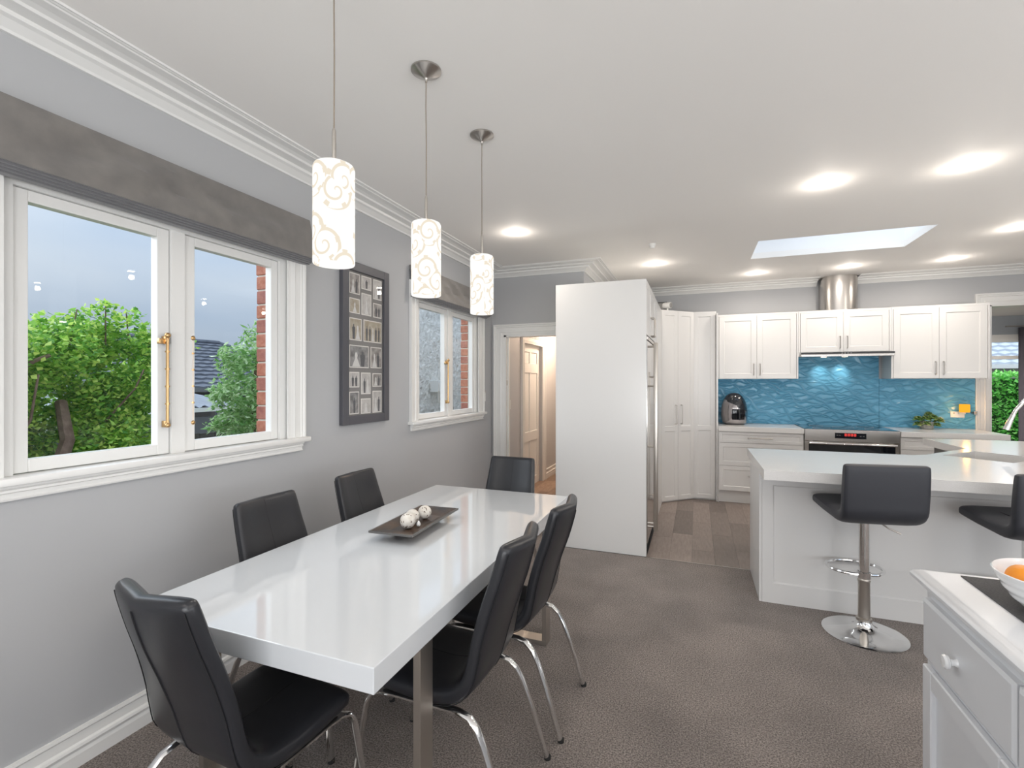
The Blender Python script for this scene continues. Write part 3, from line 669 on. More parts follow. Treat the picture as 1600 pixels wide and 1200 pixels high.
# range hood
t = thing('range_hood', 'slide-out stainless range hood with two lights and round flue', 'range hood', (1.66, 7.0, 1.79))
MB().box(1.186, 2.128, 6.89, 7.185, 1.815, 1.861).build('body', m_steel, t)
MB().box(1.20, 2.145, 6.80, 6.885, 1.808, 1.836, .003).build('visor', m_steel, t)
box('control_strip', m_dark, (1.20, 2.145, 6.796, 6.802, 1.838, 1.856), t)
for x in (1.62, 1.65, 1.68, 1.71): box('button', m_white, (x, x+.012, 6.794, 6.797, 1.843, 1.849), t)
for x in (1.476, 1.697):
    b = MB(); b.M = Matrix.Translation((x, 6.98, 0)); b.lathe([(.03, 1.815), (.03, 1.808), (.001, 1.806)], 20); b.build('lamp_lens', m_warmlens, t, smooth=True)
    lamp('hood_lamp', t, (x, 6.98, 1.79), HOOD_W*2.6, (1, .98, .90), .02, 'SPOT', .95, 1., Matrix.Rotation(math.radians(46), 4, 'X'))
b = MB(); pts = []
cx_, rx_, yy = 1.66, .195, 6.965
prof = [(cx_-rx_, BY-.002)] + [(cx_-rx_*math.cos(PI*i/24), 7.10-.175*math.sin(PI*i/24)**.8) for i in range(25)] + [(cx_+rx_, BY-.002)]
b.prism(prof, 2.376, H-.0005, 'z'); b.build('flue', m_steel, t, smooth=True)
# splashback
s_ = thing('splashback', 'blue wavy textured glass splashback in two joined sheets', 'splashback', (1.65, BY, .95), kind=None)
MB().box(.262, 1.183, 7.186, 7.199, .951, 1.541).box(1.183, 2.103, 7.186, 7.199, .951, 1.85).build('glass_sheet', m_splash, s_)
MB().box(2.106, 3.034, 7.186, 7.199, .951, 1.541).build('glass_sheet', m_splash, s_)

# base run
def drawerfront(b, w, h, stile=.05): b.door(w, h, stile)
t = thing('base_cabinet', 'white three-drawer base cabinet under the air fryer', 'cabinet', (.72, 6.9, 0))
MB().box(.258, 1.186, 6.585, 7.18, .15, .889).build('body', m_cab, t); box('plinth', m_cab, (.262, 1.186, 6.63, 6.66, 0, .15), t); box('side_scribe', m_cab, (.258, .264, 6.565, 6.66, 0, .889), t)
for i, (z0, z1, st) in enumerate(((.752, .882, .032), (.468, .748, .05), (.158, .464, .05))):
    b = MB(); b.M = Matrix.Translation((.265, 6.565, z0)); b.door(.918, z1-z0, st); d = b.build('drawer', m_cab, t)
    b = MB(); b.M = Matrix.Translation((.265, 6.565, z0)); dhandle(b, .33, (z1-z0)*(.5 if i == 0 else .62), .26, False); b.build('handle', m_nickel, d, smooth=True)
t = thing('base_cabinet', 'white base cabinet with drawers right of the oven', 'cabinet', (2.6, 6.9, 0))
MB().box(2.12, 3.03, 6.585, 7.18, .15, .889).build('body', m_cab, t); box('plinth', m_cab, (2.12, 3.03, 6.63, 6.66, 0, .15), t)
for i, (z0, z1, st) in enumerate(((.752, .882, .032), (.468, .748, .05), (.158, .464, .05))):
    b = MB(); b.M = Matrix.Translation((2.123, 6.565, z0)); b.door(.905, z1-z0, st); d = b.build('drawer', m_cab, t)
    b = MB(); b.M = Matrix.Translation((2.123, 6.565, z0)); dhandle(b, .33, (z1-z0)*.5, .26, False); b.build('handle', m_nickel, d, smooth=True)
tag(box('worktop', m_stone, (.257, 1.187, 6.545, 7.186, .89, .95), bev=.002), 'white stone worktop left of the oven, under the air fryer', 'worktop')
tag(box('worktop', m_stone, (2.122, 3.055, 6.545, 7.186, .89, .95), bev=.002), 'white stone worktop right of the oven, under the succulents', 'worktop')
# oven
t = thing('range_cooker', 'wide stainless freestanding oven with glass hob and red clock', 'oven', (1.655, 6.9, 0))
MB().box(1.192, 2.118, 6.60, 7.184, .08, .935).build('body', m_steel, t)
MB().box(1.192, 2.118, 6.545, 6.60, .815, .950, .004).build('control_panel', m_steel, t)
box('hob', m_blackglass, (1.195, 2.115, 6.565, 7.184, .936, .953), t, .002)
for x, y, r in ((1.40, 6.74, .09), (1.40, 7.02, .075), (1.655, 6.88, .11), (1.91, 6.74, .075), (1.91, 7.02, .09)):
    b = MB(); b.M = Matrix.Translation((x, y, 0)); b.lathe([(r, .9525), (r, .9536), (r-.004, .9536), (r-.004, .9525)], 28, False, False); b.build('hob_ring', m_pewter, t)
dp = box('display', m_blackglass, (1.495, 1.798, 6.541, 6.546, .852, .915), t)
segs = {'1': 'bc', '2': 'abged', '3': 'abgcd', '4': 'fgbc'}
b = MB()
def digit(b, ch, x, z, w=.02, h=.028, e=.004):
    P = {'a': (x, x+w, z+h-e, z+h), 'g': (x, x+w, z+h/2-e/2, z+h/2+e/2), 'd': (x, x+w, z, z+e), 'f': (x, x+e, z+h/2, z+h), 'b': (x+w-e, x+w, z+h/2, z+h), 'e': (x, x+e, z, z+h/2), 'c': (x+w-e, x+w, z, z+h/2)}
    for s__ in segs.get(ch, 'abcdefg'): p = P[s__]; b.box(p[0], p[1], 6.5395, 6.5415, p[2], p[3])
for i, ch in enumerate('1234'[:4]): pass
for i in range(4): digit(b, '8', 1.590+i*.030, .880)
b.build('clock_digits', m_red, dp)
MB().box(1.51, 1.525, 6.5395, 6.5415, .885, .890).box(1.535, 1.550, 6.5395, 6.5415, .885, .890).box(1.735, 1.750, 6.5395, 6.5415, .880, .885).box(1.765, 1.780, 6.5395, 6.5415, .880, .885).build('touch_marks', m_pewter, dp)
od = MB().box(1.195, 1.235, 6.560, 6.60, .12, .808).box(2.075, 2.115, 6.560, 6.60, .12, .808).box(1.235, 2.075, 6.560, 6.60, .12, .20).box(1.235, 2.075, 6.57, 6.60, .775, .808).build('oven_door', m_steel, t)
box('window', m_blackglass, (1.235, 2.075, 6.566, 6.58, .20, .775), od)
b = MB(); b.tube([(1.235, 6.52, .790), (2.078, 6.52, .790)], .012, n=12)
for x in (1.27, 2.045): b.box(x-.01, x+.01, 6.52, 6.565, .782, .798)
b.build('handle', m_chrome, od, smooth=True)
box('kick_drawer', m_steel, (1.20, 2.11, 6.575, 6.60, .02, .115), t, .003)
for x in (1.23, 2.08):
    for y in (6.66, 7.12): MB().cyl((x, y), .02, 0, .08, 10).build('foot', m_rubber, t)

# corner pantry and tall panels
t = thing('corner_pantry', 'tall white corner pantry with angled bifold doors and bar handles', 'pantry', (-.3, 6.6, 0))
b = MB(); b.prism([(RX+.002, 5.53), (-.422, 5.53), (-.422, 6.27), (-.038, 6.645), (.236, 6.672), (.236, BY-.002), (RX+.002, BY-.002)], .0, 2.40, 'z'); b.build('body', m_cab, t)
A, Bv = Vector((-.402, 6.262)), Vector((-.032, 6.617)); L = (Bv-A).length; ang = math.atan2(Bv.y-A.y, Bv.x-A.x)
for i in range(2):
    b = MB(); M5 = Matrix.Translation((A.x, A.y, .02)) @ Matrix.Rotation(ang, 4, 'Z') @ Matrix.Translation((i*L/2+.0015, -.004, 0)); b.M = M5
    b.door(L/2-.003, 2.365, .05, .019, .007, mids=(.895,)); d = b.build('door', m_cab, t)
    b = MB(); b.M = M5; dhandle(b, (L/2-.046) if i == 0 else .042, .955, .235); b.build('handle', m_nickel, d, smooth=True)
b = MB(); Mx = Matrix.Translation((-.030, 6.622, .02)) @ Matrix.Rotation(math.atan2(.030, .268), 4, 'Z'); b.M = Mx
b.door(.255, 2.365, .05, .019, .007, mids=(.895,)); b.build('fixed_panel', m_cab, t)
box('end_scribe', m_cab, (.236, .256, 6.60, 6.70, 0, 2.37), t); box('side_panel', m_cab, (-.420, -.400, 5.53, 6.265, 0, 2.38), t)
# fridge surround
t = thing('fridge_cabinet', 'tall plain white cabinet surround enclosing the fridge, beside the carpet edge', 'cabinet', (-.8, 4.8, 0))
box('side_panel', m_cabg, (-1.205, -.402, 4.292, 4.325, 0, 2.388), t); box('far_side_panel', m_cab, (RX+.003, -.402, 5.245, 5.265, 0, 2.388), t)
MB().box(-1.20, -.43, 4.325, 5.245, 1.905, 2.385).box(-1.205, -1.185, 4.325, 5.245, 0, 1.905).box(-1.165, -.425, 5.266, 5.525, 0, 2.386).build('body', m_cab, t)
for i in range(2):
    b = MB(); M6 = Matrix.Translation((-.400, 4.315+i*.465, 1.912)) @ Matrix.Rotation(PI/2, 4, 'Z'); b.M = M6
    b.door(.462, .470, .055); d = b.build('door', m_cab, t)
    b = MB(); b.M = M6; dhandle(b, .40 if i == 0 else .045, .02, .17, d=.034, r=.006); b.build('handle', m_nickel, d, smooth=True)
b = MB(); M6 = Matrix.Translation((-.400, 5.266, .02)) @ Matrix.Rotation(PI/2, 4, 'Z'); b.M = M6; b.door(.26, 2.36, .05); b.build('tall_door', m_cab, t)
# fridge
t = thing('fridge', 'stainless double-door fridge with full-height bar handles inside the tall cabinet', 'fridge', (-.8, 4.79, 0))
box('body', m_pewter, (-1.17, -.47, 4.332, 5.24, .04, 1.885), t); box('top_trim', m_steel, (-.47, -.392, 4.330, 5.24, 1.868, 1.895), t)
box('kick_grille', m_dark, (-.50, -.44, 4.34, 5.23, .0, .09), t)
for i, (y0, y1, hy) in enumerate(((4.332, 4.80, 4.40), (4.806, 5.24, 4.90))):
    d = box('door', m_mirror, (-.47, -.395, y0, y1, .10, 1.862), t, .006)
    if i == 0:
        b = MB(); b.box(-.350, -.312, hy-.020, hy+.020, .20, 1.845, .010)
        for z in (.235, .265, .935, 1.465, 1.81): b.tube([(-.396, hy, z), (-.335, hy, z)], .009, n=10)
        b.build('handle', m_brush, d, smooth=True)
    else:
        b = MB(); b.box(-.365, -.35, hy-.010, hy+.010, .35, 1.6, .004)
        for z in (.4, 1.55): b.tube([(-.396, hy, z), (-.36, hy, z)], .008, n=8)
        b.build('handle', m_brush, d, smooth=True)
# camera and box on pantry
t = thing('security_camera', 'small white security camera standing on the corner pantry', 'camera', (-.345, 6.5, 2.40))
b = MB(); b.M = Matrix.Translation((-.345, 6.5, 0)); b.lathe([(.035, 2.40), (.033, 2.408), (.010, 2.414), (.009, 2.45), (.001, 2.451)], 16); b.build('stand', m_white, t, smooth=True)
b = MB(); b.M = Matrix.Translation((-.345, 6.5, 2.482)) @ Matrix.Rotation(math.radians(75), 4, 'Z') @ Matrix.Rotation(math.radians(10), 4, 'X') @ Matrix.Rotation(PI/2, 4, 'X')
b.M = Matrix.Translation((-.345, 6.5, 2.482)) @ Matrix.Rotation(math.radians(-30), 4, 'Z') @ Matrix.Rotation(math.radians(94), 4, 'Y')
b.lathe([(.018, -.062), (.034, -.055), (.039, -.03), (.039, .045), (.036, .05)], 20); M7 = b.M.copy(); b.build('housing', m_white, t, smooth=True)
b = MB(); b.M = M7; b.lathe([(.033, .049), (.033, .053), (.012, .054), (.010, .050), (.001, .050)], 20); b.build('lens_face', m_pewter, t, smooth=True)
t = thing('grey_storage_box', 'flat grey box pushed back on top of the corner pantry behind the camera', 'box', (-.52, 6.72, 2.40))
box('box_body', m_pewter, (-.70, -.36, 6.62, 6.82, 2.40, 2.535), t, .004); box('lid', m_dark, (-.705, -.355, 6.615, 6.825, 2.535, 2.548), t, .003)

# ---------------------------------------------------------------- island
def fill_poly(b, outer, holes, z0, z1):
    bm = b.bm
    def loop(pts, z): vs = [b._v((x, y, z)) for x, y in pts]; return vs, [bm.edges.new((vs[i], vs[(i+1) % len(vs)])) for i in range(len(vs))]
    data = []
    for z in (z0, z1):
        L_ = [loop(outer, z)] + [loop(h, z) for h in holes]
        bmesh.ops.triangle_fill(bm, use_beauty=True, use_dissolve=False, edges=[e for l in L_ for e in l[1]])
        data.append([l[0] for l in L_])
    for lo, hi in zip(*data):
        for i in range(len(lo)): j = (i+1) % len(lo); bm.faces.new((lo[i], lo[j], hi[j], hi[i]))
e1 = Vector((.70, .714)); e2 = Vector((.714, -.70)); SA = Vector((1.745, 4.60))
def sp(a, c): v = SA + e1*a + e2*c; return (v.x, v.y)
hole = [sp(0, 0), sp(.49, 0), sp(.49, .40), sp(0, .40)]
b = MB(); fill_poly(b, [(.400, 3.430), (.400, 4.505), (1.55, 4.53), (1.64, 4.585), (2.105, 5.125), (2.095, 5.93), (3.75, 5.98), (3.75, 3.430)], [hole], .882, .945)
tag(b.build('island_worktop', m_stone), 'thick white stone island worktop with a corner sink cut-out', 'worktop')
t = thing('kitchen_island', 'white panelled kitchen island base behind the bar stools', 'island', (1.9, 4.0, 0))
IP = [(.402, 3.705), (.402, 4.30), (1.75, 4.30), (2.16, 4.90), (2.16, 5.86), (3.70, 5.86), (3.70, 3.705)]
b = MB(); fill_poly(b, [(.424, 3.722), (.424, 4.30), (1.75, 4.30), (2.16, 4.90), (2.16, 5.86), (3.70, 5.86), (3.70, 3.722)], [], 0, .60); b.build('body', m_cab, t)
b = MB(); fill_poly(b, [(.424, 3.722), (.424, 4.28), (1.60, 4.28), (1.60, 3.722)], [], .60, .881); fill_poly(b, [(2.4, 5.2), (2.4, 5.8), (3.7, 5.8), (3.7, 5.2)], [], .60, .881); b.build('upper_body', m_cab, t)
MB().box(.402, .420, 3.705, 4.30, 0, .881, .001).build('end_panel', m_cab, t)
MB().box(1.60, 3.7, 3.724, 3.740, .60, .881).build('back_panel', m_cab, t)
b = MB(); b.M = Matrix.Translation((.4205, 3.702, 0)); b.box(0, .066, 0, .022, 0, .881); b.box(.066, 3.2, 0, .022, 0, .133); b.box(.066, 3.2, 0, .022, .80, .881); b.box(3.2, 3.27, 0, .022, 0, .881)
v = [b._v(p) for p in ((.066, 0, .133), (3.2, 0, .133), (3.2, 0, .80), (.066, 0, .80), (.074, .010, .141), (3.192, .010, .141), (3.192, .010, .792), (.074, .010, .792))]
for i in range(4): b.bm.faces.new((v[i], v[(i+1) % 4], v[(i+1) % 4+4], v[i+4]))
b.bm.faces.new(v[4:]); b.build('front_panel', m_cab, t)
b = MB(); b.box(2.158, 2.175, 5.20, 5.85, .60, .875).build('wing_drawer', m_pewter, t); box('wing_gap', m_dark, (2.20, 2.35, 5.0, 5.85, .62, .86), t)
# sink
t = thing('kitchen_sink', 'stainless sink bowl set at an angle in the island corner', 'sink', (*sp(.245, .20), .70))
b = MB(); zt, zb = .880, .74; o4 = [sp(-.003, -.003), sp(.493, -.003), sp(.493, .403), sp(-.003, .403)]; i4 = [sp(.01, .01), sp(.48, .01), sp(.48, .39), sp(.01, .39)]
vt = [b._v((*p, zt)) for p in o4]; vb = [b._v((*p, zb)) for p in i4]
for i in range(4): b.bm.faces.new((vt[i], vt[(i+1) % 4], vb[(i+1) % 4], vb[i]))
b.bm.faces.new(vb); bmesh.ops.solidify(b.bm, geom=b.bm.faces[:], thickness=.003); b.build('basin', m_steel, t)
b = MB(); b.M = Matrix.Translation((*sp(.245, .20), 0)); b.lathe([(.04, .7405), (.04, .745), (.001, .742)], 20); b.build('drain', m_chrome, t, smooth=True)
# tap
t = thing('gooseneck_tap', 'chrome gooseneck kitchen tap arching in from the right edge', 'tap', (2.50, 4.62, .945))
pts = [(2.50, 4.62, .97), (2.50, 4.62, 1.22)] + [(2.335+.165*math.cos(a), 4.665+.045*-math.cos(a), 1.22+.175*math.sin(a)) for a in [PI*i/14 for i in range(1, 12)]]
pts = [(2.50, 4.62, .97), (2.50, 4.62, 1.18), (2.50, 4.62, 1.26), (2.485, 4.625, 1.33), (2.44, 4.635, 1.385), (2.38, 4.648, 1.41), (2.32, 4.66, 1.405), (2.26, 4.675, 1.365), (2.215, 4.688, 1.29), (2.19, 4.695, 1.22)]
MB().tube(pts, .0125, n=12).build('neck', m_chrome, t, smooth=True)
MB().tube([(2.205, 4.690, 1.262), (2.190, 4.695, 1.22), (2.176, 4.698, 1.175), (2.165, 4.70, 1.145)], .016, n=14, radii=(.85, 1.0, 1.15, 1.3)).build('spray_head', m_chrome, t, smooth=True)
b = MB(); b.M = Matrix.Translation((2.50, 4.62, 0)); b.lathe([(.028, .945), (.028, .955), (.022, .965), (.018, 1.05), (.001, 1.05)], 20); b.tube([(0, 0, 1.03), (.03, -.03, 1.05), (.09, -.07, 1.09)], .006, n=8); b.build('base_and_lever', m_chrome, t, smooth=True)

# ---------------------------------------------------------------- things on the worktops
t = thing('air_fryer', 'egg-shaped silver and black air fryer on the left worktop', 'air fryer', (.462, 6.93, .95))
b = MB(); b.M = Matrix.Translation((.462, 6.93, 0)); prof = [(.120, .956), (.145, .98), (.158, 1.06), (.160, 1.12), (.150, 1.20), (.128, 1.27), (.095, 1.32), (.05, 1.348), (.002, 1.355)]
b.lathe(prof, 36); b.build('body', mat('smoked_chrome', (.42, .40, .41), .14, metal=1), t, smooth=True)
b = MB(); b.M = Matrix.Translation((.470, 6.915, .002)) @ Matrix.Rotation(.18, 4, 'Y') ; 
b = MB(); b.M = Matrix.Translation((.466, 6.924, 0))
capp = [(.1545, 1.155), (.148, 1.205), (.132, 1.262), (.098, 1.322), (.055, 1.353), (.002, 1.362)]
rings = []
for r, z in capp:
    ring = []
    for i in range(32):
        a = 2*PI*i/32; tilt = .055*math.cos(a+2.6)
        zz = z + tilt*(1-(z-1.155)/.207); rr = r*(1+ (0 if z > 1.16 else -.004)) - .35*max(0, zz-z)
        ring.append(b._v((rr*math.cos(a), rr*math.sin(a), zz)))
    rings.append(ring)
for r0, r1 in zip(rings, rings[1:]):
    for i in range(32): b.bm.faces.new((r0[i], r0[(i+1) % 32], r1[(i+1) % 32], r1[i]))
b.bm.faces.new(rings[-1]); b.build('black_lid', m_blackglass, t, smooth=True)
b = MB(); b.M = Matrix.Translation((.462, 6.93, 0)) @ Matrix.Rotation(-PI/2+.28, 4, 'Z'); vs = []
for j, z in enumerate((1.02, 1.07, 1.12, 1.155)):
    for i in range(7):
        a = (-3+i)*.17; r = (.157, .162, .1625, .160)[j]; vs.append((r*math.cos(a), r*math.sin(a), z))
b.mesh(vs, [(j*7+i, j*7+i+1, (j+1)*7+i+1, (j+1)*7+i) for j in range(3) for i in range(6)]); bmesh.ops.solidify(b.bm, geom=b.bm.faces[:], thickness=.003); b.build('basket_front', m_blackglass, t, smooth=True)
MB().tube([(.50, 6.785, 1.14), (.505, 6.752, 1.135), (.51, 6.745, 1.09), (.51, 6.748, 1.02)], .010, .014, n=10).build('basket_handle', m_dark, t, smooth=True)
b = MB(); b.M = Matrix.Translation((.462, 6.93, 0)); b.lathe([(.115, .950), (.122, .953), (.122, .958), (.001, .958)], 30); b.build('base', m_dark, t)
b = MB(); b.M = Matrix.Translation((.50, 6.835, 1.300)) @ Matrix.Rotation(.75, 4, 'X'); b.lathe([(.026, -.004), (.026, .006), (.020, .007), (.001, .007)], 24); b.build('dial', m_chrome, t, smooth=True)

t = thing('succulent_planter', 'small grey pot of green and red-tipped succulents on the right worktop', 'plant', (2.53, 7.02, .95))
b = MB(); b.M = Matrix.Translation((2.52, 7.02, .951)); b.lathe([(.055, 0), (.060, .005), (.068, .085), (.064, .088), (.060, .08), (.001, .078)], 24); b.build('pot', m_pewter, t, smooth=True)
b = MB()
for (cx_, cy_, cz_, R0, n_) in ((2.43, 7.0, 1.00, .055, 14), (2.44, 7.02, 1.06, .06, 16), (2.51, 7.0, 1.07, .06, 18), (2.57, 6.99, 1.08, .06, 18), (2.63, 7.01, 1.05, .06, 16), (2.50, 6.96, 1.01, .05, 14), (2.60, 6.98, 1.0, .05, 12), (2.54, 7.03, 1.12, .05, 14)):
    n_ = int(n_*1.5)
    for i in range(n_):
        a = i*2.4; el = -.35+1.8*(i/n_); r = 1.15*R0*(1-.35*i/n_)
        d = Vector((math.cos(a)*math.cos(el), math.sin(a)*math.cos(el), math.sin(el))); sd = Vector((-math.sin(a), math.cos(a), 0)); up = d.cross(sd)
        c = Vector((cx_, cy_, cz_)); P0, P1, P2 = c, c+d*r*.6, c+d*r; w_ = r*.42
        b.mesh([P0-sd*w_*.3, P0+sd*w_*.3, P1+sd*w_, P1-sd*w_, P2, P1+up*w_*.5], [(0, 1, 2, 5), (0, 5, 3), (3, 5, 4), (5, 2, 4)])
b.build('leaves', m_leaf4, t, kind='stuff')
b = MB()
for i in range(9):
    b.tube([(2.52, 7.01, 1.01), (2.44+.024*i, 7.0+.01*(i % 2), 1.035+.01*(i % 3))], .004, n=5)
b.build('stems', mat('stem_green', (.16, .22, .08), .6), t)
t = thing('power_outlet', 'white double power outlet on the blue splashback', 'outlet', (2.87, 7.186, 1.118))
box('plate', m_white, (2.803, 2.935, 7.178, 7.186, 1.083, 1.153), t, .003)
for x in (2.835, 2.90): box('switch', m_pewter, (x-.008, x+.008, 7.175, 7.178, 1.128, 1.142), t)
t = thing('night_light', 'amber glowing plug-in night light on the splashback outlet', 'night light', (2.91, 7.17, 1.19))
box('plug', m_white, (2.875, 2.935, 7.150, 7.1745, 1.125, 1.160), t, .004)
b = MB(); b.M = Matrix.Translation((2.915, 7.13, 0)); b.lathe([(.046, 1.148), (.050, 1.155), (.050, 1.235), (.046, 1.242), (.001, 1.243)], 24, True, True, 1, .7); b.build('amber_shade', m_night, t, smooth=True)
lamp('amber_bulb', t, (2.90, 7.05, 1.19), 1.1, (1, .5, .12), .03)
t = thing('door_catch', 'small dark metal catch at the edge of the splashback', 'catch', (3.03, 7.16, 1.14))
box('plate', m_nickel, (3.012, 3.04, 7.150, 7.168, 1.12, 1.165), t, .002); box('bolt', m_dark, (2.99, 3.014, 7.152, 7.164, 1.135, 1.150), t)
box('knob', m_brass, (3.02, 3.032, 7.140, 7.150, 1.137, 1.149), t, .002)
# ---------------------------------------------------------------- dining table
TX0, TX1, TY0, TY1 = -1.775, -.790, 1.056, 3.105
t = thing('dining_table', 'long high-gloss white dining table on brushed steel sled legs', 'table', (-1.28, 2.08, 0))
box('tabletop', m_gloss, (TX0, TX1, TY0, TY1, .678, .75), t, .0025)
for y in (1.295, 2.635):
    for x0, x1 in ((TX0+.006, TX0+.032), (TX1-.032, TX1-.006)):
        box('leg', m_brush, (x0, x1, y, y+.075, .026, .678), t, .001)
    box('floor_bar', m_brush, (TX0+.006, TX1-.006, y, y+.075, .0, .026), t, .001)
    box('top_rail', m_brush, (TX0+.03, TX1-.03, y+.01, y+.065, .655, .6775), t)

# ---------------------------------------------------------------- dining chairs
def interp(T, u):
    n = len(T)-1; f = u*n; i = min(int(f), n-1); f -= i
    p0 = T[max(i-1, 0)]; p1 = T[i]; p2 = T[i+1]; p3 = T[min(i+2, n)]
    return tuple(.5*((2*p1[k]) + (-p0[k]+p2[k])*f + (2*p0[k]-5*p1[k]+4*p2[k]-p3[k])*f*f + (-p0[k]+3*p1[k]-3*p2[k]+p3[k])*f**3) for k in range(len(p1)))
def shell(b, T, N=40, K=28, vfold=True):
    """padded shell: T = (y, z, half width, half thickness, fold)"""
    rings = []; P = [interp(T, i/N) for i in range(N+1)]
    for i, (y, z, hw, th, fo) in enumerate(P):
        a = P[max(i-1, 0)]; c = P[min(i+1, N)]; d = Vector((0, c[0]-a[0], c[1]-a[1])).normalized(); nn = Vector((0, d.z, -d.y))
        endk = 1.
        if i == 0 or i == N: endk = .55
        elif i == 1 or i == N-1: endk = .86
        ring = []
        for j in range(K):
            q = 2*PI*j/K; cx, sx = math.cos(q), math.sin(q)
            ex = math.copysign(abs(cx)**.30, cx); ey = math.copysign(abs(sx)**.55, sx)
            xx = ex*hw*(1-(1-endk)*.12); off = ey*th*endk + fo*(1-abs(ex))
            ring.append(b._v(Vector((xx, y, z)) + nn*off))
        rings.append(ring)
    for r0, r1 in zip(rings, rings[1:]):
        for j in range(K): b.bm.faces.new((r0[j], r0[(j+1) % K], r1[(j+1) % K], r1[j]))
    b.bm.faces.new(rings[0][::-1]); b.bm.faces.new(rings[-1])
# profile from back top down to the seat front
CT = [(-.266, .955, .160, .020, .036), (-.260, .928, .168, .026, .036), (-.232, .83, .176, .027, .036), (-.200, .73, .184, .027, .032), (-.174, .63, .192, .027, .025), (-.158, .545, .198, .028, .016), (-.138, .480, .204, .031, .007), (-.085, .437, .208, .034, .0), (-.01, .424, .210, .034, 0), (.07, .427, .211, .034, 0), (.15, .433, .210, .034, 0), (.205, .437, .208, .031, 0), (.228, .436, .204, .025, 0)]
def make_chair():
    t = thing('dining_chair', 'x', 'chair', (0, 0, 0), group='black leather dining chairs around the white table')
    cut = 26
    # backrest and seat are one padded shell in the photo; the seat pad lies on it
    b = MB(); shell(b, CT); sh = b.build('upholstered_shell', m_leather, t, smooth=True); 
    for p in sh.data.polygons: p.use_smooth = True
    b = MB()   # centre seam on the front of the back, over the seat
    pts = []
    for i in range(2, 38):
        y, z, hw, th, fo = interp(CT, i/40); a = interp(CT, (i-1)/40); c = interp(CT, (i+1)/40)
        d = Vector((0, c[0]-a[0], c[1]-a[1])).normalized(); nn = Vector((0, d.z, -d.y))
        pts.append(tuple(Vector((0, y, z)) - nn*(th-fo-.0004)))
    b.tube(pts, .0018, n=5); b.build('seam', m_seam, t)
    b = MB(); pts = []
    for i in range(3, 26):
        y, z, hw, th, fo = interp(CT, i/40); a = interp(CT, (i-1)/40); c = interp(CT, (i+1)/40)
        d = Vector((0, c[0]-a[0], c[1]-a[1])).normalized(); nn = Vector((0, d.z, -d.y)); pts.append(tuple(Vector((0, y, z)) + nn*(th+fo-.0006)))
    b.tube(pts, .0026, n=5); b.build('rear_seam', m_seam, t)
    for sx in (-1, 1):
        b = MB(); pts = []
        for i in range(3, 27):
            y, z, hw, th, fo = interp(CT, i/40); a = interp(CT, (i-1)/40); c = interp(CT, (i+1)/40)
            d = Vector((0, c[0]-a[0], c[1]-a[1])).normalized(); nn = Vector((0, d.z, -d.y))
            pts.append(tuple(Vector((sx*hw*.955, y, z)) + nn*(th*.80+fo*.05)))
        b.tube(pts, .0016, n=5); b.build('piping', m_seam, t)
    for sx in (-1, 1):
        # rear leg: from under the seat back, bowed down to the floor
        q = [(sx*.178, -.060, .383), (sx*.180, -.110, .382), (sx*.184, -.150, .372), (sx*.188, -.180, .345), (sx*.192, -.205, .300), (sx*.196, -.240, .210), (sx*.199, -.272, .110), (sx*.201, -.305, .012)]
        lg = MB().tube(q, .0105, .0165, 10, up=(1, 0, 0)).build('leg', m_chrome, t, smooth=True)
        MB().cyl((sx*.201, -.308), .0135, 0, .014, 10).build('foot_cap', m_rubber, lg)
        q = [(sx*.178, .150, .385), (sx*.178, .205, .382), (sx*.180, .240, .368), (sx*.183, .262, .335), (sx*.187, .275, .27), (sx*.195, .300, .10), (sx*.199, .312, .012)]
        lg = MB().tube(q, .0105, .0165, 10, up=(1, 0, 0)).build('leg', m_chrome, t, smooth=True)
        MB().cyl((sx*.199, .313), .0135, 0, .014, 10).build('foot_cap', m_rubber, lg)
        MB().tube([(sx*.178, -.065, .383), (sx*.178, .155, .385)], .0105, .0165, 10, up=(1, 0, 0)).build('seat_rail', m_chrome, t, smooth=True)
    b = MB(); b.tube([(-.178, -.03, .384), (.178, -.03, .384)], .012, .008, 8); b.tube([(-.178, .12, .386), (.178, .12, .386)], .012, .008, 8); b.build('cross_bar', m_chrome, t, smooth=True)
    return t
ch = make_chair()
CH = [(-1.312, 1.122, -.09, 'black leather dining chair at the near end of the table, back to the camera'),
      (-1.655, 1.735, -PI/2-.02, 'black leather dining chair by the wall side of the table, nearer the camera'),
      (-1.670, 2.405, -PI/2, 'black leather dining chair by the wall side of the table, farther from the camera'),
      (-1.250, 3.035, PI, 'black leather dining chair at the far end of the table, in front of the doorway'),
      (-.862, 1.650, PI/2, 'black leather dining chair on the open side of the table, nearer the camera'),
      (-.832, 2.165, PI/2-.02, 'black leather dining chair on the open side of the table, nearer the fridge cabinet')]
for i, (x, y, rz, l) in enumerate(CH):
    o = ch if i == 0 else copy_tree(ch); o.location = (x, y, 0); o.rotation_euler = (0, 0, rz); o['label'] = l

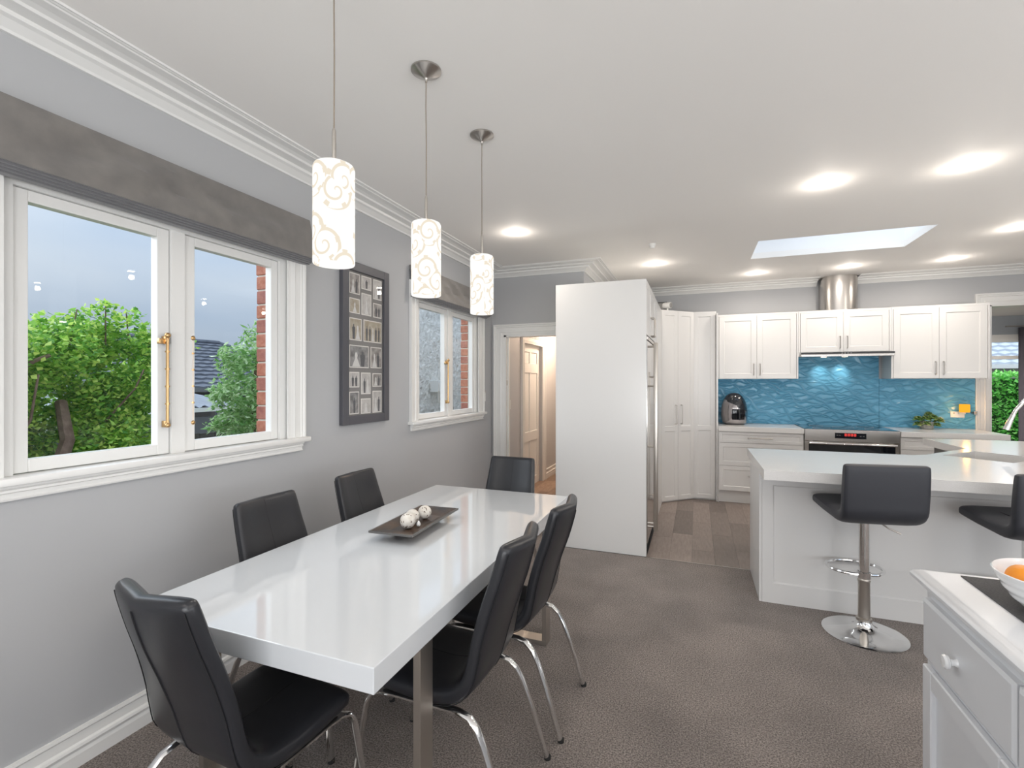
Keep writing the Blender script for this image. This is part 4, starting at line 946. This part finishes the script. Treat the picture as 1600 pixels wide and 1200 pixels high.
# ---------------------------------------------------------------- tray and shell balls
TR = at((-1.338, 2.145, .75), .05)
t = thing('decorative_tray', 'dark flared rectangular tray in the middle of the white table', 'tray', (-1.338, 2.145, .75), .05)
b = MB(); b.M = TR
def rect(hx, hy, z): return [b._v(p) for p in ((-hx, -hy, z), (hx, -hy, z), (hx, hy, z), (-hx, hy, z))]
b = MB(); b.M = TR; R = [rect(.060, .155, .022), rect(.115, .252, .042), rect(.115, .252, .049), rect(.108, .245, .049), rect(.060, .150, .030)]
for a, c in zip(R, R[1:]):
    for i in range(4): b.bm.faces.new((a[i], a[(i+1) % 4], c[(i+1) % 4], c[i]))
b.bm.faces.new(R[0]); b.bm.faces.new(R[-1]); b.build('dish', m_tray, t)
b = MB(); b.M = TR; R = [rect(.116, .253, .041), rect(.117, .254, .050), rect(.110, .247, .0505), rect(.108, .245, .0485)]
for a, c in zip(R, R[1:]):
    for i in range(4): b.bm.faces.new((a[i], a[(i+1) % 4], c[(i+1) % 4], c[i]))
b.build('rim', m_traytrim, t)
b = MB(); b.M = TR; b.box(-.050, .050, -.130, .130, 0, .022, .002).build('foot', m_tray, t)
def shellball(x, y, r, label):
    c = Vector((x, y, .78+r+.001)); t = thing('shell_ball', label, 'ornament', (x, y, .78), group='shell mosaic balls in the tray')
    MB().sphere(c, r, n=14).build('ball', m_shell, t, smooth=True, auto=False)
    b = MB()
    for i in range(26):
        a = random.uniform(0, 2*PI); e = random.uniform(-.9, 1.2)
        d = Vector((math.cos(a)*math.cos(e), math.sin(a)*math.cos(e), math.sin(e))); s1 = d.orthogonal().normalized(); s2 = d.cross(s1)
        an = random.uniform(0, PI); s1, s2 = s1*math.cos(an)+s2*math.sin(an), s2*math.cos(an)-s1*math.sin(an)
        p = c+d*(r*1.004); l_, w_ = r*random.uniform(.10, .2), r*random.uniform(.04, .09)
        b.mesh([p-s1*l_, p+s2*w_, p+s1*l_, p-s2*w_, p+d*.001], [(0, 1, 4), (1, 2, 4), (2, 3, 4), (3, 0, 4)])
    b.build('shell_fragments', m_shelld, t, kind='stuff')
shellball(-1.325, 2.040, .038, 'shell mosaic ball nearest the camera in the tray')
shellball(-1.350, 2.120, .036, 'middle shell mosaic ball in the tray')
shellball(-1.335, 2.215, .035, 'shell mosaic ball farthest from the camera in the tray')
t = thing('small_shell', 'tiny white shell beside the balls in the tray', 'shell', (-1.29, 2.082, .781))
b = MB(); b.M = Matrix.Translation((-1.29, 2.082, .782)); b.lathe([(.004, 0), (.010, .006), (.011, .012), (.006, .024), (.001, .030)], 12); b.build('shell', m_bowl, t, smooth=True)

# ---------------------------------------------------------------- bar stools
def make_stool():
    t = thing('bar_stool', 'x', 'bar stool', (0, 0, 0), group='charcoal gas-lift bar stools at the island')
    prof = [(.215, .0), (.215, .005), (.205, .010), (.15, .018), (.09, .030), (.055, .046), (.040, .066), (.036, .085), (.001, .086)]
    MB().lathe(prof, 48).build('base', m_chrome, t, smooth=True)
    MB().lathe([(.040, .080), (.040, .096), (.031, .100), (.030, .308), (.033, .314), (.033, .322), (.030, .325), (.028, .33), (.001, .33)], 28).build('lower_column', m_brush, t, smooth=True)
    MB().lathe([(.028, .322), (.028, .690), (.001, .690)], 24).build('upper_column', m_chrome, t, smooth=True)
    MB().box(-.09, .09, -.05, .11, .688, .702).build('mounting_plate', m_dark, t)
    pts = [(.150*math.sin(a)*(1 if True else 1), .115-.135*math.cos(a)*.95, .352) for a in [2*PI*i/28 for i in range(28)]]
    pts = [(x, max(y, -.004), z) for x, y, z in pts] + [(0, -.0039, .352)]
    b = MB(); b.tube(pts + [pts[1]], .0095, n=8); b.lathe([(.036, .335), (.036, .369), (.031, .371)], 20, False, False); b.build('footrest', m_chrome, t, smooth=True)
    MB().tube([(.03, -.02, .685), (.07, -.045, .672), (.10, -.06, .650), (.15, -.085, .628)], .0045, n=8).build('lever', m_nickel, t, smooth=True)
    ST = [(-.234, 1.045, .205, .022, 0), (-.233, 1.02, .210, .030, 0), (-.226, .93, .212, .034, 0), (-.218, .84, .212, .036, 0), (-.205, .77, .211, .040, 0), (-.150, .735, .210, .040, 0), (-.06, .735, .209, .036, 0), (.05, .742, .208, .035, 0), (.13, .75, .207, .034, 0), (.188, .756, .206, .033, 0), (.204, .757, .203, .028, 0)]
    b = MB(); shell(b, ST, 36, 24); o = b.build('seat_and_back', m_stoolfab, t, smooth=True)
    for p in o.data.polygons: p.use_smooth = True
    b = MB()
    for x in (-.07, 0, .07): b.tube([(x, -.12, .777), (x, .03, .777), (x, .15, .782)], .0015, n=5)
    b.build('stitching', m_seam, t)
    return t
st = make_stool()
for i, (x, y, rz, l) in enumerate(((.935, 3.445, .17, 'charcoal bar stool with chrome disc base, left at the island'), (1.655, 3.385, .13, 'charcoal bar stool cut by the right edge of the photo'))):
    o = st if i == 0 else copy_tree(st); o.location = (x, y, 0); o.rotation_euler = (0, 0, rz); o['label'] = l

# ---------------------------------------------------------------- sideboard
m_side = mat('sideboard_paint', (.74, .755, .78), .3)
t = thing('sideboard', 'white painted sideboard with round knobs at the right edge', 'sideboard', (1.0, 1.5, 0))
SX0, SX1, SY0, SY1 = .742, 1.22, .48, 2.060
box('body', m_side, (SX0, SX1, SY0, SY1, .06, .805), t); box('plinth', m_side, (SX0-.012, SX1, SY0-.012, SY1+.012, 0, .085), t, .004)
TP = [(0, .850), (.014, .850), (.020, .846), (.030, .842), (.038, .832), (.038, .822), (.030, .814), (.022, .806), (.010, .800), (0, .796)]
b = MB(); b.box(SX0, SX1, SY0, SY1, .796, .850); b.mould([(SX1, SY0), (SX0, SY0), (SX0, SY1), (SX1, SY1), ], TP, closed=True, inner=-1); b.build('top', m_side, t, smooth=True)
for k in range(3):
    y1 = 2.040-k*.520; y0 = y1-.510
    b = MB(); b.M = Matrix.Translation((SX0-.001, 0, 0)); b.frustum(0, .001, y0, y1, .570, 0, .001, y0, y1, .769)
    b = MB()
    def slab(b, y0, y1, z0, z1, d=.022, ch=.010):
        x = SX0
        v = [b._v(p) for p in ((x, y0, z0), (x, y1, z0), (x, y1, z1), (x, y0, z1), (x-d+ch*.6, y0, z0), (x-d+ch*.6, y1, z0), (x-d+ch*.6, y1, z1), (x-d+ch*.6, y0, z1), (x-d, y0+ch, z0+ch), (x-d, y1-ch, z0+ch), (x-d, y1-ch, z1-ch), (x-d, y0+ch, z1-ch))]
        for a in (0, 4):
            for i in range(4): b.bm.faces.new((v[a+i], v[a+(i+1) % 4], v[a+4+(i+1) % 4], v[a+4+i]))
        b.bm.faces.new(v[0:4]); b.bm.faces.new(v[8:12])
    slab(b, y0, y1, .570, .769); d = b.build('drawer', m_side, t)
    yk = (y0+y1)/2+.020
    b = MB(); b.M = Matrix.Translation((SX0-.022, yk, .668)) @ Matrix.Rotation(-PI/2, 4, 'Y')
    b.lathe([(.012, 0), (.009, .008), (.010, .016), (.019, .021), (.021, .028), (.017, .034), (.001, .036)], 20); b.build('knob', m_bowl, d, smooth=True)
    # door with recessed panel
    z0, z1 = .11, .545; st_ = .062; b = MB(); x = SX0
    for (a, c, e, f) in ((y0, y0+st_, z0, z1), (y1-st_, y1, z0, z1), (y0+st_, y1-st_, z0, z0+st_), (y0+st_, y1-st_, z1-st_, z1)): b.box(x-.022, x, a, c, e, f, .004, 1)
    b.frustum(x-.001, x, y0+st_, y1-st_, z0+st_, x-.001, x, y0+st_, y1-st_, z1-st_)
    b.box(x-.006, x, y0+st_, y1-st_, z0+st_, z1-st_)
    d = b.build('door', m_side, t)
    b = MB(); b.M = Matrix.Translation((SX0-.022, y0+.035, .42)) @ Matrix.Rotation(-PI/2, 4, 'Y')
    b.lathe([(.012, 0), (.009, .008), (.010, .016), (.019, .021), (.021, .028), (.017, .034), (.001, .036)], 20); b.build('knob', m_bowl, d, smooth=True)
tag(box('table_runner', m_runner, (.826, 1.14, .60, 2.046, .8502, .8535)), 'charcoal woven runner lying on the white sideboard', 'runner')
bx, by = .944, 1.768
t = thing('fruit_bowl', 'white ribbed ceramic fruit bowl on the sideboard runner', 'bowl', (bx, by, .8535))
b = MB(); b.M = Matrix.Translation((bx, by, .854)); po = [(.050, 0), (.054, .003), (.052, .008)]
for i in range(1, 25):
    f = i/24; po.append((.055+.095*f**.46 + .0016*math.sin(f*26)*(1 if f < .8 else 0), .008+.104*f))
pi_ = [(.147, .114), (.142, .109)] + [(.055+.085*f**.46, .018+.090*f) for f in [1-(i+1)/14 for i in range(14)]] + [(.001, .016)]
b.lathe(po+pi_, 64, True, True); b.build('bowl', m_bowl, t, smooth=True)
def fruit(name, label, cat, x, y, z, r, m, stem=True):
    t = thing(name, label, cat, (x, y, z-r), group='fruit in the white bowl')
    b = MB(); b.M = Matrix.Translation((x, y, z)); n = 16
    pr = [(r*math.sin(PI*i/n)*(1+.03*math.sin(PI*i/n)), -r*.94*math.cos(PI*i/n) - (.10*r*math.exp(-((n-i)/2.0)**2) if i > n/2 else 0)) for i in range(1, n)]
    b.lathe(pr, 28); b.build('flesh', m, t, smooth=True, auto=False)
    if stem: MB().tube([(x, y, z+.80*r), (x+.002, y, z+1.05*r)], .0016, n=6).build('stem', m_bark, t)
fruit('orange', 'bright orange at the left side of the fruit bowl', 'orange', bx-.078, by+.022, .946, .040, m_orange, False)
fruit('orange', 'orange at the back right of the fruit bowl', 'orange', bx+.036, by+.048, .945, .038, m_orange, False)
fruit('apple', 'red and yellow apple in front of the oranges', 'apple', bx-.030, by-.052, .944, .036, m_apple)
fruit('peach', 'blush peach at the right of the fruit bowl', 'peach', bx+.060, by-.025, .944, .035, m_peach)
fruit('apple', 'red apple on top of the fruit at the bowl centre', 'apple', bx+.004, by+.002, .978, .030, m_apple)

# ---------------------------------------------------------------- outside, left
struct(box('ground', m_soil, (-40, 40, -40, 60, -.62, -.60)), 'garden ground outside the windows', 'ground')
def leaves(b, n, pos, size, elong=1.5, droop=0.):
    for _ in range(n):
        c = Vector(pos()); a = random.uniform(0, 2*PI); e = random.uniform(-.6, 1.2)-droop
        d = Vector((math.cos(a)*math.cos(e), math.sin(a)*math.cos(e), math.sin(e))); s1 = d.cross(Vector((0, 0, 1)))
        if s1.length < .1: s1 = Vector((1, 0, 0))
        s1.normalize(); an = random.uniform(-.8, .8); s1 = (s1*math.cos(an)+d.cross(s1)*math.sin(an)).normalized()
        l_ = size*random.uniform(.6, 1.3); w_ = l_/elong*.5; nn = d.cross(s1)*w_*.35
        b.mesh([c, c+d*l_*.5+s1*w_+nn, c+d*l_, c+d*l_*.5-s1*w_+nn], [(0, 1, 2), (0, 2, 3)])
def bush(name, label, clumps, nl, size, m, trunks, elong=1.5, droop=0., zmin=-.5, group=None, cat='shrub', loc=(0, 0, 0)):
    t = thing(name, label, cat, loc, group=group); b = MB()
    for (cx, cy, cz, rx, ry, rz, w) in clumps:
        def pos():
            while True:
                v = Vector((random.gauss(0, 1), random.gauss(0, 1), random.gauss(0, 1)))
                if v.length > .1: break
            v.normalize(); k = random.uniform(.55, 1.05)
            return (cx+v.x*rx*k, cy+v.y*ry*k, max(zmin, cz+v.z*rz*k))
        leaves(b, int(nl*w), pos, size, elong, droop)
    b.build('foliage', m, t, kind='stuff')
    for pts, r in trunks: MB().tube(pts, r, n=8, radii=[1-.5*i/len(pts) for i in range(len(pts))]).build('branch', m_bark, t, smooth=True)
cl = []
for i in range(13):
    for j in range(10):
        cl.append((-4.55+random.uniform(-.25, .35), .85+i*.17+random.uniform(-.08, .08), .05+j*.19+random.uniform(-.08, .08), .24, .20, .20, 1))
cl += [(-4.4, 2.62, 1.90, .16, .14, .22, .6), (-4.4, 2.45, 2.0, .10, .10, .16, .25), (-4.4, 2.30, 1.92, .12, .10, .16, .3), (-4.4, 2.78, 1.86, .12, .10, .12, .3), (-4.4, 2.05, 1.86, .10, .1, .12, .2)]
bush('garden_shrub', 'dense bright green shrub filling the left pane of the near window', cl, 620, .046, m_leaf,
     [([(-4.30, 1.92, -.55), (-4.26, 1.98, .5), (-4.2, 2.03, .85), (-4.2, 2.10, 1.08), (-4.4, 2.16, 1.35)], .062), ([(-4.2, 1.72, .9), (-4.1, 1.85, 1.25), (-4.12, 1.90, 1.55)], .010), ([(-4.15, 1.72, 1.50), (-4.08, 1.86, 1.64), (-4.05, 1.93, 1.68)], .017), ([(-4.3, 2.4, 1.2), (-4.12, 2.5, 1.45), (-4.1, 2.55, 1.6)], .009),
      ([(-4.4, 2.2, 1.7), (-4.38, 2.25, 2.05)], .006), ([(-4.4, 2.45, 1.8), (-4.38, 2.44, 2.12)], .006), ([(-4.4, 2.62, 1.8), (-4.4, 2.60, 2.08)], .006)], 1.35, loc=(-4.4, 2, -.6))
cl = [(-6.2, 5.35, 1.55, .40, .42, .42, 1), (-6.2, 5.15, 1.30, .35, .38, .34, 1), (-6.2, 5.50, 2.05, .28, .26, .36, .8), (-6.2, 5.05, 1.85, .22, .22, .20, .5), (-6.2, 5.65, 1.2, .4, .4, .5, 1), (-6.2, 5.45, .85, .5, .5, .3, 1), (-6.2, 5.1, .95, .25, .35, .18, .5), (-6.2, 4.78, .92, .12, .12, .10, .15), (-6.2, 5.6, 2.35, .14, .14, .22, .3), (-6.2, 4.85, 1.35, .14, .14, .12, .2), (-6.2, 5.9, 1.7, .45, .45, .6, 1)]
bush('garden_tree', 'small pale green tree in the right pane of the near window', cl, 620, .10, m_leaf2, [([(-6.2, 5.5, -.6), (-6.2, 5.48, .6), (-6.25, 5.42, 1.2), (-6.2, 5.5, 2.0)], .05)], 2.3, .5, cat='tree', loc=(-6.2, 5.5, -.6))
# neighbouring house with tiled roof, seen over the hedge
t = thing('neighbour_house', 'neighbouring house with blue grey tiled roof beyond the garden', 'house', (-12, 8, -.6))
b = MB(); rows = 13; cols = 150; y0, y1 = -2., 13.2
def roofpt(r, c, lift):
    f = r/rows; x = -10.4-3.2*f; z = 1.36+1.30*f; yend = y1-2.6*f
    y = y0+(yend-y0)*c/cols; return (x, y, z+lift+.012*math.sin(y*2*PI/.30))
for r in range(rows):
    A = [b._v(roofpt(r, c, .045)) for c in range(cols+1)]; B_ = [b._v(roofpt(r+1, c, .0)) for c in range(cols+1)]; C_ = [b._v(roofpt(r, c, .0)) for c in range(cols+1)]
    for c in range(cols): b.bm.faces.new((A[c], A[c+1], B_[c+1], B_[c])); b.bm.faces.new((C_[c], C_[c+1], A[c+1], A[c]))
b.build('roof_tiles', m_slate, t, kind='stuff')
b = MB(); b.mesh([(-10.4, 13.2, 1.36), (-13.6, 10.6, 2.66), (-16.6, 13.2, 1.36), (-13.6, -2, 2.66), (-16.6, -2, 1.36)], [(0, 2, 1), (1, 2, 4, 3)]); b.build('hip_roof', m_slate, t)
MB().tube([(-13.6, -2, 2.69), (-13.6, 10.6, 2.69)], .07, n=8).tube([(-13.6, 10.6, 2.68), (-10.4, 13.2, 1.40)], .06, n=8).build('ridge_capping', m_slate, t, smooth=True)
box('gutter', m_slatewall, (-10.45, -10.33, -2, 13.2, 1.28, 1.37), t)
box('wall', m_slatewall, (-16, -10.8, -1.8, 12.9, -.6, 1.34), t)
for y in (7.2, 9.2): box('window', m_blackglass, (-10.8, -10.78, y, y+1.1, .7, 1.22), t)
t = thing('pergola', 'white posted lean-to with pale corrugated roof by the neighbouring house', 'pergola', (-8, 6.2, -.6))
b = MB(); n_ = 90; A = []; B_ = []
for i in range(n_+1):
    y = 3.6+3.2*i/n_; w_ = .022*math.sin(i*1.25); A.append(b._v((-8.0, y, 1.08+w_))); B_.append(b._v((-9.6, y, 1.30+w_)))
for i in range(n_): b.bm.faces.new((A[i], A[i+1], B_[i+1], B_[i]))
bmesh.ops.solidify(b.bm, geom=b.bm.faces[:], thickness=.01); b.build('corrugated_roof', m_palet, t, smooth=True)
box('fascia_beam', m_trim, (-8.03, -7.95, 3.6, 6.6, .985, 1.055), t)
for y in (3.7, 6.28): box('post', m_trim, (-8.03, -7.93, y-.05, y+.05, -.6, .985), t)
t = thing('timber_fence', 'dark timber paling fence across the garden', 'fence', (-7.4, 6, -.6))
box('rail', m_fence, (-7.50, -7.46, 2.4, 9.6, .45, .53), t); box('rail', m_fence, (-7.50, -7.46, 2.4, 9.6, -.3, -.22), t)
y = 2.4; i = 0; pl = None
while y < 9.6:
    if pl is None: pl = MB().box(-7.455, -7.44, 2.4, 2.52, -.58, .68).build('paling', m_fence, t)
    else: c = pl.copy(); COL.objects.link(c); c.parent = t; c.location = (0, y-2.4, random.uniform(-.01, .01))
    y += .128
# roughcast wing seen through the far window
t = thing('roughcast_wall', 'pale roughcast outside wall seen through the far window', 'wall', (-4.2, 7.5, 0), kind='structure')
b = MB(); ny, nz_ = 150, 100; g = []
for j in range(nz_+1):
    row = []
    for i in range(ny+1):
        row.append(b._v((-4.2+random.uniform(-.020, .020), 6.1+3.4*i/ny, -.6+4.0*j/nz_)))
    g.append(row)
for j in range(nz_):
    for i in range(ny): b.bm.faces.new((g[j][i], g[j][i+1], g[j+1][i+1], g[j+1][i]))
b.build('roughcast_face', m_rough, t, smooth=True, auto=False); box('core', m_rough, (-4.9, -4.22, 6.1, 9.5, -.6, 3.4), t)
t = thing('meter_box', 'small white box fixed on the roughcast outside wall', 'box', (-4.16, 7.2, 1.42))
box('case', m_white, (-4.19, -4.04, 7.12, 7.42, 1.33, 1.53), t, .01); box('cover', m_white, (-4.04, -4.03, 7.14, 7.40, 1.35, 1.51), t, .003)
# ---------------------------------------------------------------- outside, beyond the next room
t = thing('clipped_hedge', 'clipped bright green hedge outside the far glazed door', 'hedge', (6.0, 14.2, -.6))
b = MB()
leaves(b, 9000, lambda: (random.uniform(4.2, 9.0), random.choice((13.85, 13.85, 14.0))+random.uniform(-.10, .06), random.uniform(-.5, 1.66)), .085, 1.4)
leaves(b, 1500, lambda: (random.uniform(4.2, 9.0), random.uniform(13.8, 14.6), 1.66+random.uniform(-.06, .06)), .085, 1.4)
b.build('foliage', m_leaf3, t, kind='stuff'); box('stem_mass', mat('hedge_core', (.03, .10, .02), .9), (4.3, 8.9, 14.0, 14.5, -.6, 1.58), t)
t = thing('neighbour_house', 'neighbouring house with pale tiled roof beyond the far hedge', 'house', (9, 19, -.6))
b = MB(); rows = 12; cols = 90
for r in range(rows):
    def q(rr, c, lift): f = rr/rows; y = 18.4+4.0*f; x = 3+14*c/cols; return (x, y, 2.02+1.75*f+lift+.02*math.sin(x*2*PI/.34))
    A = [b._v(q(r, c, .06)) for c in range(cols+1)]; B_ = [b._v(q(r+1, c, 0)) for c in range(cols+1)]; C_ = [b._v(q(r, c, 0)) for c in range(cols+1)]
    for c in range(cols): b.bm.faces.new((A[c], A[c+1], B_[c+1], B_[c])); b.bm.faces.new((C_[c], C_[c+1], A[c+1], A[c]))
b.build('roof_tiles', m_palet, t, kind='stuff'); box('wall', m_render, (3.3, 16.8, 18.9, 22, -.6, 2.02), t); box('fascia', m_trim, (3, 17, 18.34, 18.40, 1.90, 2.02), t)
